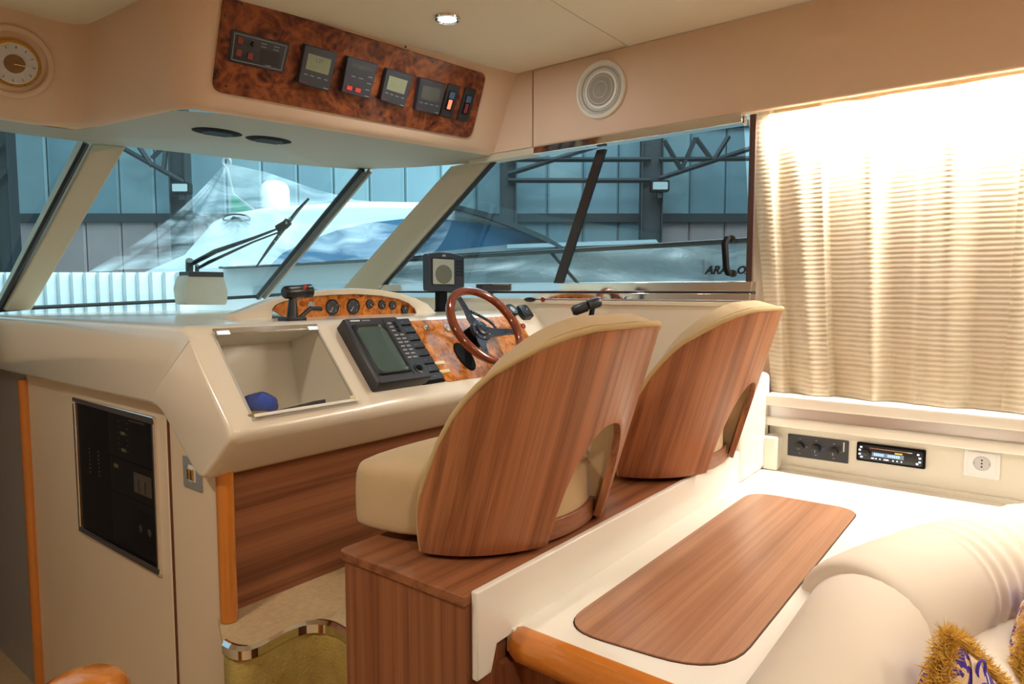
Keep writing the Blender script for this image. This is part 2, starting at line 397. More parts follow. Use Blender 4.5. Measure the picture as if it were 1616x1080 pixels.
# ---- brow (overhead console)
brow = thing('overhead_console', (1.2, 2.4, 2.19), 'peach vinyl overhead brow that carries the burl panel, over the windshield', 'overhead console')
Bb = [V(-1.68, 2.86, 2.20), V(.985, 2.79, 2.20), V(1.07, 2.155, 2.20), V(2.29, 1.865, 2.20)]
Bt = [V(-1.68, 2.70, ZC), V(.965, 2.63, ZC), V(.995, 2.05, ZC), V(2.29, 1.742, ZC)]
def brow_ring(k):
    # k 0 soffit inner .. rounding .. face .. top
    return k
m = MB()
def inset(p, i, d, z):
    c = [V(0, 1, 0), V(.35, .9, 0), V(.6, .8, 0), V(0.0, 1, 0)][i]
    return V(p.x, p.y, z) + c*d
def rnd(poly, r, seg=5):
    o = [poly[0]]
    for i in range(1, len(poly)-1):
        p = poly[i]; a = (poly[i-1]-p).normalized()*r; b = (poly[i+1]-p).normalized()*r
        for k in range(seg+1):
            t = k/seg; o.append((p+a)*(1-t)**2+p*2*t*(1-t)+(p+b)*t*t)
    o.append(poly[-1]); return o
lo_in = rnd([inset(Bb[i], i, .035, 2.185) for i in range(4)], .07)
lo_a = rnd([inset(Bb[i], i, .012, 2.189) for i in range(4)], .08)
lo = rnd([inset(Bb[i], i, .0, 2.205) for i in range(4)], .09)
lo_b = rnd([Bb[i].lerp(Bt[i], .07) for i in range(4)], .09)
hi = rnd(Bt, .10)
m.loft([lo_in, lo_a, lo, lo_b, hi], closed=False)
build('brow_face', m, vinyl, brow, smooth=60)
wt = [V(-1.68, 3.02, 2.17), V(.81, 2.96, 2.17), V(1.08, 2.905, 2.17), V(1.30, 2.84, 2.17), V(1.75, 2.72, 2.17), V(2.08, 2.56, 2.17), V(2.24, 2.30, 2.175), V(2.315, 2.05, 2.175), V(2.33, 1.90, 2.18)]
# soffit: loft from brow inner line to windshield head
n = 32
def samp(poly, t):
    L = [0]
    for a, b in zip(poly, poly[1:]): L.append(L[-1]+(b-a).length)
    d = t*L[-1]
    for i in range(len(poly)-1):
        if d <= L[i+1]+1e-9: return poly[i].lerp(poly[i+1], (d-L[i])/max(1e-9, L[i+1]-L[i]))
    return poly[-1]
ctrl = [0, .28, .52, .62, 1.0]
def keyed(poly, keys, t):   # piecewise resample so corners meet corners
    return samp(poly, t)
half = len(lo_in)
m = MB()
loA = [samp(lo_in, k/n) for k in range(n+1)]
wtB = [samp(wt, (k/n)**1.0) for k in range(n+1)]
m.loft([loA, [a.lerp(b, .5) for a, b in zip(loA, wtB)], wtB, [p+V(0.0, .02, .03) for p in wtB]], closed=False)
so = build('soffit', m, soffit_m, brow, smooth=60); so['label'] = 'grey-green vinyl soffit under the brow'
# panel plane
A_, B_, T_ = V(1.07, 2.155, 2.20), V(2.29, 1.865, 2.20), V(.995, 2.05, ZC)
Uv = (B_-A_).normalized(); Tm = V(2.29, 1.742, ZC)
Vv = ((T_+Tm)/2-(A_+B_)/2); Vv = (Vv-Uv*Vv.dot(Uv)).normalized()
BF = Fr(A_, Uv, Vv); BF = BF.at(0, 0, .001)

ip = thing('instrument_panel', BF.p(.6, .02), 'glossy dark burl walnut panel of black instruments on the overhead brow', 'instrument panel')
cor = [BF.px(*p) for p in [(333, 143), (742, 219), (767, 117), (352, -10)]]
pts = roundpoly(cor, [.035, .035, .03, .03], 6)
build('burl_board', MB().prism([BF.p(u, v, 0) for u, v in pts], BF.N*.006), burl_dark, ip, bevel=.002)
BF = BF.at(0, 0, .006)
for p in [(381, 6), (355, 25), (340, 107), (357, 136), (501, 43), (474, 160), (572, 180), (682, 98), (753, 120), (742, 203), (640, 74)]:
    u, v = BF.px(*p); build('screw', MB().lathe(BF.at(u, v), [(.004, 0), (.004, .0012), (.002, .002), (.0001, .002)], 10), black, ip)
def quadbox(F, pix, n1, base=0, rad=.006, taper=0.003):
    c = [F.px(*p, n1) for p in pix]    # TL TR BR BL front face
    q = roundpoly(c, rad, 4); cx = sum(a for a, b in c)/4; cy = sum(b for a, b in c)/4
    def sc(k): return [(cx+(u-cx)*k, cy+(v-cy)*k) for u, v in q]
    m = MB(); m.loft([[F.p(u, v, base) for u, v in sc(1.0)], [F.p(u, v, n1-taper) for u, v in sc(1.0)], [F.p(u, v, n1) for u, v in sc(.965)]])
    return m, c
def bil(c, a, b):
    TL_, TR_, BR_, BL_ = [Vector(x) for x in c]
    return TL_.lerp(TR_, a).lerp(BL_.lerp(BR_, a), b)
def patch(F, c, a0, a1, b0, b1, n, th=.001):
    q = [bil(c, a, b) for a, b in ((a0, b0), (a1, b0), (a1, b1), (a0, b1))]
    return MB().prism([F.p(p.x, p.y, n) for p in q], F.N*th)
# switch panel with white outline
m, c = quadbox(BF, [(366, 46), (458, 70), (447, 116), (360, 97)], .005, rad=.004)
sw = build('switch_panel', m, charc, ip); sw['label'] = 'black switch panel with thin white outline and red keys'
for a0, a1, b0, b1 in ((.05, .95, .08, .10), (.05, .95, .90, .92), (.05, .06, .08, .92), (.94, .95, .08, .92)):
    build('outline', patch(BF, c, a0, a1, b0, b1, .005, .0006), grey_ink, sw)
for a, b in ((.16, .27), (.16, .66), (.36, .68)):
    build('red_key', patch(BF, c, a-.045, a+.045, b-.10, b+.10, .005, .003), red_ink, sw)
p = bil(c, .38, .30); build('knob', MB().lathe(BF.at(p.x, p.y, .005), [(.008, 0), (.007, .010), (.001, .011)], 16), black, sw)
for a, b in ((.56, .2), (.56, .3), (.78, .2), (.78, .3), (.7, .86)):
    build('print_line', patch(BF, c, a-.05, a+.05, b-.012, b+.012, .005, .0005), grey_ink, sw)
build('blank_window', patch(BF, c, .52, .88, .38, .82, .005, .0008), black, sw)
DISP = [([(482, 69), (533, 84), (519, 145), (470, 131)], (.14, .86, .20, .60), lcd, '1.27'),
        ([(549, 88), (597, 102), (583, 157), (539, 145)], (.18, .82, .14, .26), lcd_d, ''),
        ([(611, 107), (653, 119), (638, 171), (600, 158)], (.14, .84, .20, .62), lcd, ''),
        ([(664, 122), (705, 133), (693, 182), (655, 174)], (.14, .84, .20, .62), lcd_d, '')]
for i, (pix, sc_, sm, tx) in enumerate(DISP):
    m, c = quadbox(BF, pix, .024, rad=.007)
    d = build('display', m, charc, ip)
    d['label'] = ['black display with a bright olive screen', 'black autopilot unit with two red keys', 'black display with a scratched grey-green screen', 'black display with a dark dim screen'][i]
    build('screen', patch(BF, c, sc_[0], sc_[1], sc_[2], sc_[3], .0242, .0006), sm, d)
    build('red_line', patch(BF, c, .08, .30, .915, .935, .0242, .0005), red_ink, d)
    build('print_line', patch(BF, c, .80, .95, .93, .95, .0242, .0005), grey_ink, d)
    if i == 1:
        for a in (.22, .52): build('red_key', patch(BF, c, a-.08, a+.10, .78, .89, .0242, .003), red_btn, d)
        for a, b in ((.3, .5), (.55, .5), (.85, .40), (.85, .58), (.85, .76)): build('print_line', patch(BF, c, a-.07, a+.07, b-.01, b+.01, .0242, .0005), grey_ink, d)
    else:
        for a in (.18, .38, .6, .82): build('key', patch(BF, c, a-.06, a+.06, .72, .74, .0242, .001), grey_ink, d)
    if tx:
        p = bil(c, .5, .32); text(BF.at(0, 0, .025), p.x, p.y, .016, '1.27', charc, d, depth=.0002)
for i, pix in enumerate([[(708, 132), (727, 136), (712, 187), (694, 183)], [(735, 138), (752, 142), (738, 193), (721, 190)]]):
    m, c = quadbox(BF, pix, .006, rad=.002)
    s = build('rocker_switch', m, black, ip); s['label'] = ['rocker switch with a glowing red bar', 'unlit rocker switch'][i]
    build('rocker', patch(BF, c, .25, .75, .20, .78, .006, .004), blackm, s)
    build('rocker_tip', patch(BF, c, .28, .72, .22, .42, .010, .0006), rockb, s)
    build('indicator', patch(BF, c, .36, .64, .46, .74, .010, .0006), glow_red if i == 0 else red_ink, s)

# barometer on the port facet
e0, e1 = Bb[0].lerp(Bt[0], .0), Bb[1]
Uf = (V(.985, 2.79, 0)-V(-1.68, 2.86, 0)).normalized(); Vf = (V(.965, 2.63, ZC)-V(.985, 2.79, 2.20)); Vf = (Vf-Uf*Vf.dot(Uf)).normalized()
PFr = Fr(V(.985, 2.79, 2.20), Uf, Vf).at(0, 0, .002)
u, v = PFr.px(20, 98); G = PFr.at(u, v)
t = thing('barometer', G.p(0, -.09), 'round brass barometer with silver dial on the peach brow at far left', 'barometer')
build('mount_ring', MB().tube([G.p(.108*math.cos(a*PI/24), .108*math.sin(a*PI/24), .004) for a in range(48)], .010, 8, True, flat=.6), vinyl, t)
build('case', MB().lathe(G, [(.078, 0), (.076, .02), (.070, .028), (.066, .020), (.001, .018)], 40), brass, t)
build('dial', MB().lathe(G, [(.064, .018), (.064, .021), (.030, .0215), (.001, .0215)], 40), mat('dial_silver', (0.5, 0.47, 0.46), .35, metal=.4, var=.15, vscale=90), t)
build('dial_centre', MB().lathe(G, [(.030, .021), (.030, .0225), (.001, .0225)], 30), mat('dial_bronze', (0.20, 0.10, 0.04), .35, metal=.5, var=.4, vscale=60), t)
hb = MB(); hb.box(G, -.002, .045, -.0012, .0012, .024, .0255); build('hand', hb, brass, t)
for a in range(12):
    q = MB(); aa = a*PI/6
    q.tube([G.p(.05*math.cos(aa), .05*math.sin(aa), .022), G.p(.058*math.cos(aa), .058*math.sin(aa), .022)], .0012, 4); build('tick', q, black, t)

# soffit vents
for i, (x, y, w) in enumerate([(343, 208, 78), (424, 220, 74)]):
    g = onz(x, y, 2.182); F = Fr(g, (1, -.2, 0), (-.2, -1, 0))
    F = Fr(g, Uv*1.0, V(-Uv.y, Uv.x, 0)*-1)
    t = thing('air_vent', g, ['black oval vent in the soffit, left of the pair, further from the side window', 'black oval vent in the soffit, right of the pair, nearer the side window'][i], 'vent')
    def el(a, b, n_): return [F.p(a*math.cos(k*PI/16)*(1 if abs(math.cos(k*PI/16)) < .8 else .97), b*math.sin(k*PI/16), n_) for k in range(32)]
    build('rim', MB().loft([el(.092, .062, -.004), el(.090, .060, .003), el(.066, .042, .008)]), blackm, t)
    for k in range(5):
        b = -.032+k*.016; L = .066*math.sqrt(1-(b/.05)**2)
        build('slat', MB().box(F, -L*.8, L*.8, b-.002, b+.002, .007, .0095), black, t)

# speaker
G = XF(XB); u, v = G.px(949, 142); G = XF(XB).at(u, v)
t = thing('speaker', G.p(0, -.105), 'round white grille speaker on the peach band above the side window', 'speaker')
build('bezel', MB().lathe(G, [(.108, 0), (.106, .010), (.096, .014), (.090, .006)], 48), mat('speaker_bezel', (.78, .76, .68), .4), t)
build('grille', MB().lathe(G, [(.091, .004), (.086, .008), (.068, .004), (.050, .009), (.030, .006), (.018, .012), (.001, .014)], 48), mat('speaker_grille', (.42, .40, .34), .5, bump=.8, bscale=900), t)
for r_ in (.030, .052, .072, .086):
    build('grille_ring', MB().tube([G.p(r_*math.cos(a*PI/24), r_*math.sin(a*PI/24), .0075) for a in range(48)], .0022, 6, True), mat('ring_grey', (.60, .57, .49), .5), t)

# ================================================================ WINDOWS
ws_base = [V(-1.68, 3.60, 1.50), ony(0, 491, 3.48), ony(55, 487, 3.5), ony(200, 480, 3.5), ony(300, 475, 3.48), ony(405, 469, 3.40), ony(470, 464, 3.24), ony(540, 460, 2.98), V(2.315, 2.70, 1.60)]
# pillars
def bar(name, a0, a1, b0, b1, depth, m_, label, seal_=True, cat='trim', drop=V(0, 0, 0)):
    mb = MB(); vec = depth
    mb.loft([[a0, a1, a1+vec, a0+vec], [b0, b1, b1+vec, b0+vec]])
    return struct(name, mb, m_, label, cat, bevel=.006)
P1t0, P1t1 = onz(146, 226, 2.18), onz(200, 231, 2.18)
P1b0, P1b1 = ony(10, 491, 3.42), ony(50, 490, 3.42)
bar('trim_1', P1t0, P1t1, P1b0, P1b1, V(-.02, .10, .02), pillar_m, 'cream slanted windshield pillar at the left')
mb = MB(); mb.tube([onz(146, 226, 2.17)+V(-.012, .03, 0), ony(6, 491, 3.43)+V(-.012, .03, 0)], .012, 6)
struct('trim_2', mb, seal, 'black rubber seal along the left edge of the left pillar', 'trim')
# corner pillar
P3t0, P3t1 = onz(712, 262, 2.175), onx(781, 253, 2.30)
P3b0, P3b1 = ony(528, 470, 2.92), onx(585, 470, 2.30)
P3t1 = V(2.30, P3t1.y, 2.185)
bar('trim_3', P3t0, P3t1, P3b0, P3b1, V(.05, .05, .0), pillar_m, 'broad cream corner pillar between the windshield and the side window')
mb = MB(); mb.tube([V(2.305, P3t1.y-.012, 2.178), V(2.305, P3b1.y-.014, 1.56)], .011, 6)
struct('trim_4', mb, seal, 'black rubber seal along the right edge of the corner pillar', 'trim')
# mullion
Mt0, Mb0 = onz(580, 268, 2.165), ony(413, 470, 3.36)
mb = MB(); mb.tube([Mt0+V(-.012, .02, 0), Mb0+V(-.012, .02, 0)], .016, 6)
struct('trim_5', mb, seal, 'black slanted windshield mullion left of the corner pillar', 'trim')
mb = MB(); mb.tube([Mt0+V(.018, .0, 0), Mb0+V(.018, 0, 0)], .013, 6)
struct('trim_6', mb, mat('mullion_bronze', (.16, .14, .12), .35, metal=.5), 'thin bronze facing strip on the windshield mullion', 'trim')
mb = MB(); mb.tube([p+V(0, -.01, .004) for p in ws_base], .010, 6)
struct('trim_7', mb, seal, 'black gasket along the foot of the windshield', 'trim')
# glass panes
def pane(name, tops, bots, label, m_=glass_ws):
    mb = MB(); mb.loft([tops, bots], closed=False)
    return struct(name, mb, m_, label, 'window')
wtp = [V(p.x, p.y+.04, 2.19) for p in wt]
L_top = [wtp[0], wtp[1], wtp[2]]; L_bot = [ws_base[0]+V(0, .03, -.02), ws_base[1]+V(0, .03, -.02), ws_base[2]+V(0, .03, -.02)]
pane('window_1', L_top, L_bot, 'windshield pane left of the left pillar')
pane('window_2', [wtp[2], wtp[3], wtp[4], wtp[5]], [ws_base[2]+V(0, .03, -.02), ws_base[3]+V(0, .03, -.02), ws_base[4]+V(0, .03, -.02), ws_base[5]+V(0, .03, -.02)], 'windshield pane behind the wiper between pillar and mullion')
pane('window_3', [wtp[5], wtp[6], V(2.34, 2.0, 2.19)], [ws_base[5]+V(0, .03, -.02), ws_base[7]+V(0.02, .03, -.02), V(2.36, 2.72, 1.58)], 'windshield pane between the mullion and the corner pillar')
# side window
sw_poly = [onx(588, 462, XW+.01), onx(600, 449, XW+.01), onx(1186, 443, XW+.01), onx(1173, 190, XW+.01), onx(781, 252, XW+.01)]
sw_poly = [V(XW+.01, p.y, p.z) for p in sw_poly]
win4 = struct('window_4', MB().prism(sw_poly, V(.006, 0, 0)), glass_side, 'tinted side window beside the helm', 'window')
mb = MB(); a, b = onx(948, 236, XW-.002), onx(879, 449, XW-.002)
mb.loft([[a+V(0, .018, 0), a+V(0, -.018, 0), a+V(.02, -.018, 0), a+V(.02, .018, 0)], [b+V(0, .020, 0), b+V(0, -.020, 0), b+V(.02, -.020, 0), b+V(.02, .020, 0)]])
struct('trim_8', mb, mat('bronze_frame', (.045, .035, .032), .25, metal=.3), 'dark slanted mullion across the side window', 'trim')
mb = MB().box(XF(XW-.008), -.788, -.768, 1.61, 2.19, -.01, .004)
struct('trim_9', mb, mat('side_frame', (.09, .05, .045), .25, metal=.4), 'dark aft frame of the side window beside the curtain', 'trim')
# chrome head rail over the side window
mb = MB().box(WORLD, XB-.006, XB+.05, .80, 1.66, 2.158, 2.19)
struct('trim_10', mb, chrome, 'polished chrome rail above the side window', 'trim', bevel=.004)
mb = MB().box(WORLD, XB+.002, XB+.06, 1.66, 2.02, 2.160, 2.19)
struct('trim_11', mb, pillar_m, 'cream trim piece in front of the chrome head rail', 'trim', bevel=.004)
# window track (mirror-polished) beneath
zz = lambda px, py, X: onx(px, py, X).z
XT = 2.295
t = thing('window_track', (XT, 1.4, 1.55), 'mirror-polished steel window track under the side window', 'window track')
mb = MB().box(WORLD, XT, XT+.05, .765, 2.66, zz(1000, 461, XT)+.002, zz(1000, 446, XT)); build('upper_channel', mb, chrome, t, bevel=.002)
mb = MB().box(WORLD, XT-.01, XT+.05, .765, 2.66, zz(1000, 473, XT), zz(1000, 463, XT)); build('lower_channel', mb, chrome, t, bevel=.002)
mb = MB().box(WORLD, XT+.004, XT+.05, .765, 2.66, zz(1000, 464, XT), zz(1000, 460, XT)); build('groove', mb, black, t)
# handle on glass
H1, H2 = onx(1150, 379, XW-.005), onx(1152, 430, XW-.005)
t = win4
mb = MB().tube([H1+V(.012, -.006, .004), H1+V(-.018, .0, .002), H1+V(-.026, .004, -.014), H2+V(-.026, .004, .014), H2+V(-.018, 0, -.002), H2+V(.012, -.008, -.004)], .0115, 8)
hd_ = build('handle', mb, blackm, t); hd_['label'] = 'black bow handle near the curtain'
for q in (H1+V(.006, -.008, .004), H2+V(.006, -.008, -.004)):
    build('handle_foot', MB().lathe(Fr(q, (0, -1, 0), (0, 0, 1)), [(.013, -.004), (.013, .004), (.008, .008)], 12), black, t)

# wall below side window, around helm
mb = MB().box(WORLD, 2.30, 2.42, .80, 3.1, FZ, zz(1000, 473, XT)-.001)
struct('wall_right', mb, gel, 'cream side lining beneath the window track beside the helm seats', 'wall')
mb = MB().box(WORLD, 2.288, 2.30, .80, 1.72, zz(1000, 482, 2.288), zz(1000, 475, 2.288))
struct('trim_12', mb, gel, 'cream ledge under the polished window track', 'trim', bevel=.003)

# ================================================================ HELM CONSOLE
XC = .81                                   # port face of the moulding
SP = V(XC+.03, 1.45, 1.26)
SF = Fr(SP, (1, 0, 0), (0, .22, .25))      # sloped fascia frame (u right, v up the slope, n towards the helmsman)
con = thing('helm_console', (1.5, 1.6, 1.12), 'cream moulded helm console with sloped fascia and glazed cubby hole', 'console')
prof = [(1.83, 1.29), (1.615, 1.115), (1.45, 1.258), (1.672, 1.512), (3.46, 1.50), (3.46, 1.29)]
CU0, CU1 = SF.px(338, 530)[0], SF.px(563, 636)[0]
CV0, CV1 = SF.px(395, 662)[1], SF.px(505, 518)[1]
rp = roundpoly(prof, [.05, .05, .035, .03, 0, 0], 6)
# insert exact points for the cubby on the slope
def slopept(v): q = SF.p(0, v); return (q.y, q.z)
k = max(i for i, p in enumerate(rp) if p[0] < 1.53 and p[1] < 1.34)
rp = rp[:k+1] + [slopept(CV0), slopept((CV0+CV1)/2), slopept(CV1)] + rp[k+1:]
def insetp(poly, d):
    n = len(poly); o = []
    for i in range(n):
        a, p, b = Vector(poly[i-1]), Vector(poly[i]), Vector(poly[(i+1) % n])
        e1 = (p-a).normalized() if (p-a).length > 1e-7 else (b-p).normalized(); e2 = (b-p).normalized() if (b-p).length > 1e-7 else e1
        n1 = Vector((e1.y, -e1.x)); n2 = Vector((e2.y, -e2.x)); nn = (n1+n2)
        nn = nn.normalized() if nn.length > 1e-6 else n1
        o.append(tuple(p + nn*d))
    return o
area = sum(rp[i-1][0]*rp[i][1]-rp[i][0]*rp[i-1][1] for i in range(len(rp)))
sgn = 1 if area < 0 else -1
R_ = .016; loops = []; xs = []
for j in range(6):
    ph = j/5*PI/2; loops.append(insetp(rp, sgn*R_*(1-math.sin(ph)))); xs.append(XC+.028*(1-math.cos(ph)))
for x in (SP.x+CU0, (2*SP.x+CU0+CU1)/2, SP.x+CU1, 1.6, 2.0, 2.30): loops.append(rp); xs.append(x)
mb = MB(); n = len(rp)
base = 0
mb.v = [V(x, p[0], p[1]) for x, l in zip(xs, loops) for p in l]
i0 = rp.index(slopept(CV0)); 
for a in range(len(xs)-1):
    hole = a in (6, 7)
    for i in range(n):
        if hole and i in (i0, i0+1): continue
        j = (i+1) % n
        mb.f.append((a*n+i, a*n+j, (a+1)*n+j, (a+1)*n+i))
mb.f.append(tuple(range(n)))
build('console_body', mb, gel, con, smooth=50)
# cubby interior
ca, cd = SF.p(CU0, CV0), SF.p(CU0, CV1)
cb_, cc = V(ca.x, ca.y+.26, ca.z-.055), V(ca.x, cd.y+.13, cd.z-.045)
w = V(CU1-CU0, 0, 0)
mb = MB(); mb.add([ca, cb_, cc, cd, ca+w, cb_+w, cc+w, cd+w], [(0, 1, 5, 4), (1, 2, 6, 5), (2, 3, 7, 6), (0, 1, 2, 3), (4, 5, 6, 7)])
build('cubby_hole', mb, gelw, con)
fr = MB()
for a0, a1, b0, b1 in ((CU0-.004, CU0+.002, CV0, CV1), (CU1-.002, CU1+.004, CV0, CV1), (CU0-.004, CU1+.004, CV0-.006, CV0)):
    fr.box(SF, a0, a1, b0, b1, -.004, .0015)
build('cubby_frame', fr, mat('frame_grey', (.55, .52, .46), .4), con)
lid = build('cubby_lid', MB().box(SF, CU0, CU1, CV0, CV1, .002, .006), glass_clear, con)
h = build('hinge_bar', MB().box(SF, CU0-.002, CU1+.002, CV1-.008, CV1+.010, .002, .009), chrome, con, bevel=.002)
for u in (CU0+.02, CU1-.02): build('hinge_tab', MB().box(SF, u-.018, u+.018, CV1-.014, CV1+.0, .0085, .0115), steel, h, bevel=.001)
build('lid_lip', MB().box(SF, CU0, CU1, CV0-.002, CV0+.006, .006, .011), gelw, con)
build('lid_catch', MB().box(SF, CU1-.02, CU1-.003, CV0+.002, CV0+.016, .006, .012), brassp, con, bevel=.001)
# things in the cubby
fl = lambda u, d, z=0: V(SP.x+u, ca.y+d, ca.z-.055*d/.26+z)
def blob(name, c, rx, ry, rz, m_, parent=None, label=None, cat=None, tilt=0, f=lambda t, p: 1):
    mb = MB()
    def P(a, b):
        th, ph = a*2*PI, (b-.5)*PI; k = f(th, ph)
        x, y, z = rx*k*math.cos(ph)*math.cos(th), ry*k*math.cos(ph)*math.sin(th), rz*math.sin(ph)*k
        return V(c.x+x, c.y+y*math.cos(tilt)-z*math.sin(tilt), c.z+y*math.sin(tilt)+z*math.cos(tilt))
    mb.grid(P, 20, 12); o = build(name, mb, m_, parent, smooth=80)
    return o
cap = thing('cap', fl(.085, .035), 'crumpled blue cloth cap lying in the cubby hole', 'cap')
blob('crown', fl(.085, .05, .028), .050, .038, .034, blue_cloth, cap, f=lambda t, p: 1+.08*math.sin(3*t)+.05*math.sin(7*t+p*4))
blob('peak', fl(.055, .025, .012), .042, .026, .008, mat('cap_gold', (.30, .22, .06), .7, var=.4, vscale=50), cap)
mb = MB().box(Fr(fl(.20, .05, .006), (1, .25, .02), (-.25, 1, -.2)), -.085, .085, -.018, .022, 0, .010)
tag(build('booklet', mb, mat('navy_cover', (.02, .02, .05), .5), bevel=.001), 'dark navy booklet lying beside the blue cap in the cubby', 'booklet')
mb = MB().box(Fr(fl(.235, .10, .002), (1, .1, 0), (-.1, 1, -.2)), -.05, .06, -.02, .03, 0, .008)
tag(build('paper_slip', mb, paper), 'small white paper behind the navy booklet in the cubby', 'paper')

# under-console teak bulkhead, footwell and platform
mb = MB().box(WORLD, .875, 2.30, 1.645, 1.665, 0, 1.20)
struct('wall_front', mb, teak_x, 'dark teak panel under the helm console', 'wall')
PZ = .75
plat = [V(.875, 1.64, PZ), V(2.30, 1.64, PZ), V(2.30, .72, PZ), V(1.12, .72, PZ)]
edge = [onz(p[0], p[1], PZ) for p in [(600, 1040), (570, 1018), (543, 998), (525, 988), (505, 984), (485, 985), (462, 992), (440, 1003), (420, 1014), (400, 1023), (382, 1026), (365, 1023), (352, 1016)]]
edge_c = edge[:]
mb = MB().prism([V(p.x, p.y, PZ-.02) for p in [V(.86, 1.645, 0), V(2.30, 1.645, 0), V(2.30, .9, 0), V(1.1, .9, 0)] + edge_c], V(0, 0, .02))
hp = struct('floor', mb, carpet, 'beige carpeted helm platform between console and seat plinth', 'floor')
mb = MB(); mb.loft([[V(p.x, p.y, z) for p in edge_c] for z in (FZ, PZ-.04, PZ-.012)], closed=False)
struct('floor', mb, carpet_y, 'olive carpeted riser of the helm platform step', 'floor', solid=.01, smooth=70)
def smoothline(P, n=6):
    o = []
    for i in range(len(P)-1):
        p0, p1, p2, p3 = P[max(i-1, 0)], P[i], P[i+1], P[min(i+2, len(P)-1)]
        for k in range(n):
            t = k/n; o.append(.5*((2*p1)+(p2-p0)*t+(2*p0-5*p1+4*p2-p3)*t*t+(3*p1-p0-3*p2+p3)*t**3))
    return o+[P[-1]]
sl = smoothline(edge_c, 4)
mb = MB(); mb.loft([[p+V(.014, .010, .003) for p in sl], [p+V(.004, .003, .006) for p in sl], [p+V(-.006, -.005, 0) for p in sl], [p+V(-.006, -.005, -.022) for p in sl], [p+V(.004, .003, -.026) for p in sl]], closed=False)
tag(build('step_nosing', mb, chrome, smooth=30), 'curved chrome nosing along the carpeted step', 'step edge')

# companionway wall with the electric panel door
XL = .86
mb = MB().box(WORLD, XL, XL+.02, 1.60, 3.02, FZ-.3, 1.30)
struct('wall_1', mb, panelc, 'beige wall beneath the console moulding beside the companionway', 'wall')
LF = XF(XL)
def lf(p): return LF.px(*p)
u0, vt = lf((104, 603)); u1, _ = lf((265, 634))
d = thing('door', LF.p((u0+u1)/2, FZ), 'tall beige locker door with the smoked electric panel window', 'door')
d['kind'] = 'structure'
d.name = 'door_1'; WL['door_1'] = WL['door'] 
build('door_leaf', MB().box(LF, u0+.004, u1-.004, FZ-.3, vt, 0, .006), panelc, d, bevel=.003)
gap = build('hinge_line', MB().box(LF, u1-.004, u1+.004, FZ-.3, vt+.004, -.002, .004), mat('door_edge', (.14, .045, .02), .5), d)
build('door_gap', MB().box(LF, u0-.002, u0+.003, FZ-.3, vt+.004, -.002, .0025), seam_m, d)
# chrome framed window
q = [lf((120, 630)), lf((247, 650)), lf((263, 902)), lf((134, 845))]
wu0, wu1 = (q[0][0]+q[3][0])/2, (q[1][0]+q[2][0])/2; wv1, wv0 = (q[0][1]+q[1][1])/2, (q[2][1]+q[3][1])/2
ep = thing('electric_panel', LF.p((wu0+wu1)/2, wv0), 'chrome framed smoked window over black breaker panels in the locker door', 'electric panel')
mb = MB()
for a in ((wu0, wu1, wv1-.018, wv1), (wu0, wu1, wv0, wv0+.018), (wu0, wu0+.016, wv0+.018, wv1-.018), (wu1-.016, wu1, wv0+.018, wv1-.018)):
    mb.box(LF, *a, .004, .016)
build('frame', mb, chrome, ep, bevel=.004)
build('glazing', MB().box(LF, wu0+.01, wu1-.01, wv0+.01, wv1-.01, .0085, .0105), glass_door, ep)
build('back_board', MB().box(LF, wu0+.01, wu1-.01, wv0+.01, wv1-.01, .0062, .0068), blackm, ep)
def lfp(x, y): return LF.px(x, y, .008)
def brk(pa, pb, name='breaker_panel', m_=charc):
    a, b = lfp(*pa), lfp(*pb)
    return build(name, MB().box(LF, a[0], b[0], min(a[1], b[1]), max(a[1], b[1]), .0068, .0076), m_, ep)
um = lfp(172, 700)[0]; ue = lfp(243, 760)[0]
HV = wv1-wv0
P1 = build('breaker_panel', MB().box(LF, um, ue, wv0+HV*.66, wv1-.02, .0068, .0076), charc, ep)
P2 = build('breaker_panel', MB().box(LF, um, ue, wv0+HV*.42, wv0+HV*.65, .0068, .0076), charc, ep)
P3 = build('breaker_panel', MB().box(LF, um, ue, wv0+.03, wv0+HV*.41, .0068, .0076), charc, ep)
WU = ue-um
for r in range(6):
    for c, cu in enumerate((.10, .30)):
        bv = wv0+HV*(.71+.037*r)
        lit = (r == 3 and c == 1)
        build('breaker', MB().box(LF, um+WU*cu, um+WU*(cu+.10), bv, bv+.010, .0076, .0084), brassp if lit or (r == 0 and c == 1) else black, P1)
        build('print_line', MB().box(LF, um+WU*(cu+.12), um+WU*(cu+.17), bv+.003, bv+.006, .0076, .0079), grey_ink, P1)
for k, (a, b) in enumerate([(.62, .88), (.85, .88), (.62, .76), (.85, .76)]):
    build('meter', MB().box(LF, um+WU*(a-.08), um+WU*(a+.08), wv0+HV*(b-.025), wv0+HV*(b+.025), .0076, .0084), black, P1)
build('print_line', MB().box(LF, um+WU*.5, um+WU*.85, wv1-.035, wv1-.030, .0076, .008), grey_ink, P1)
for r in range(4):
    for cu in (.10, .30):
        bv = wv0+HV*(.45+.045*r)
        build('breaker', MB().box(LF, um+WU*cu, um+WU*(cu+.10), bv, bv+.012, .0076, .0084), brassp if (r == 3 and cu == .10) else black, P2)
mt = build('meter', MB().box(LF, um+WU*.56, um+WU*.94, wv0+HV*.47, wv0+HV*.60, .0076, .0084), mat('meter_face', (.45, .42, .34), .4, var=.3, vscale=60), P2)
for k in (.66, .80): build('needle', MB().box(LF, um+WU*k, um+WU*(k+.02), wv0+HV*.48, wv0+HV*.56, .0084, .0087), black, mt)
rt_ = build('rotary_switch', MB().box(LF, um+WU*.50, um+WU*.98, wv0+HV*.10, wv0+HV*.36, .0076, .0084), black, P3)
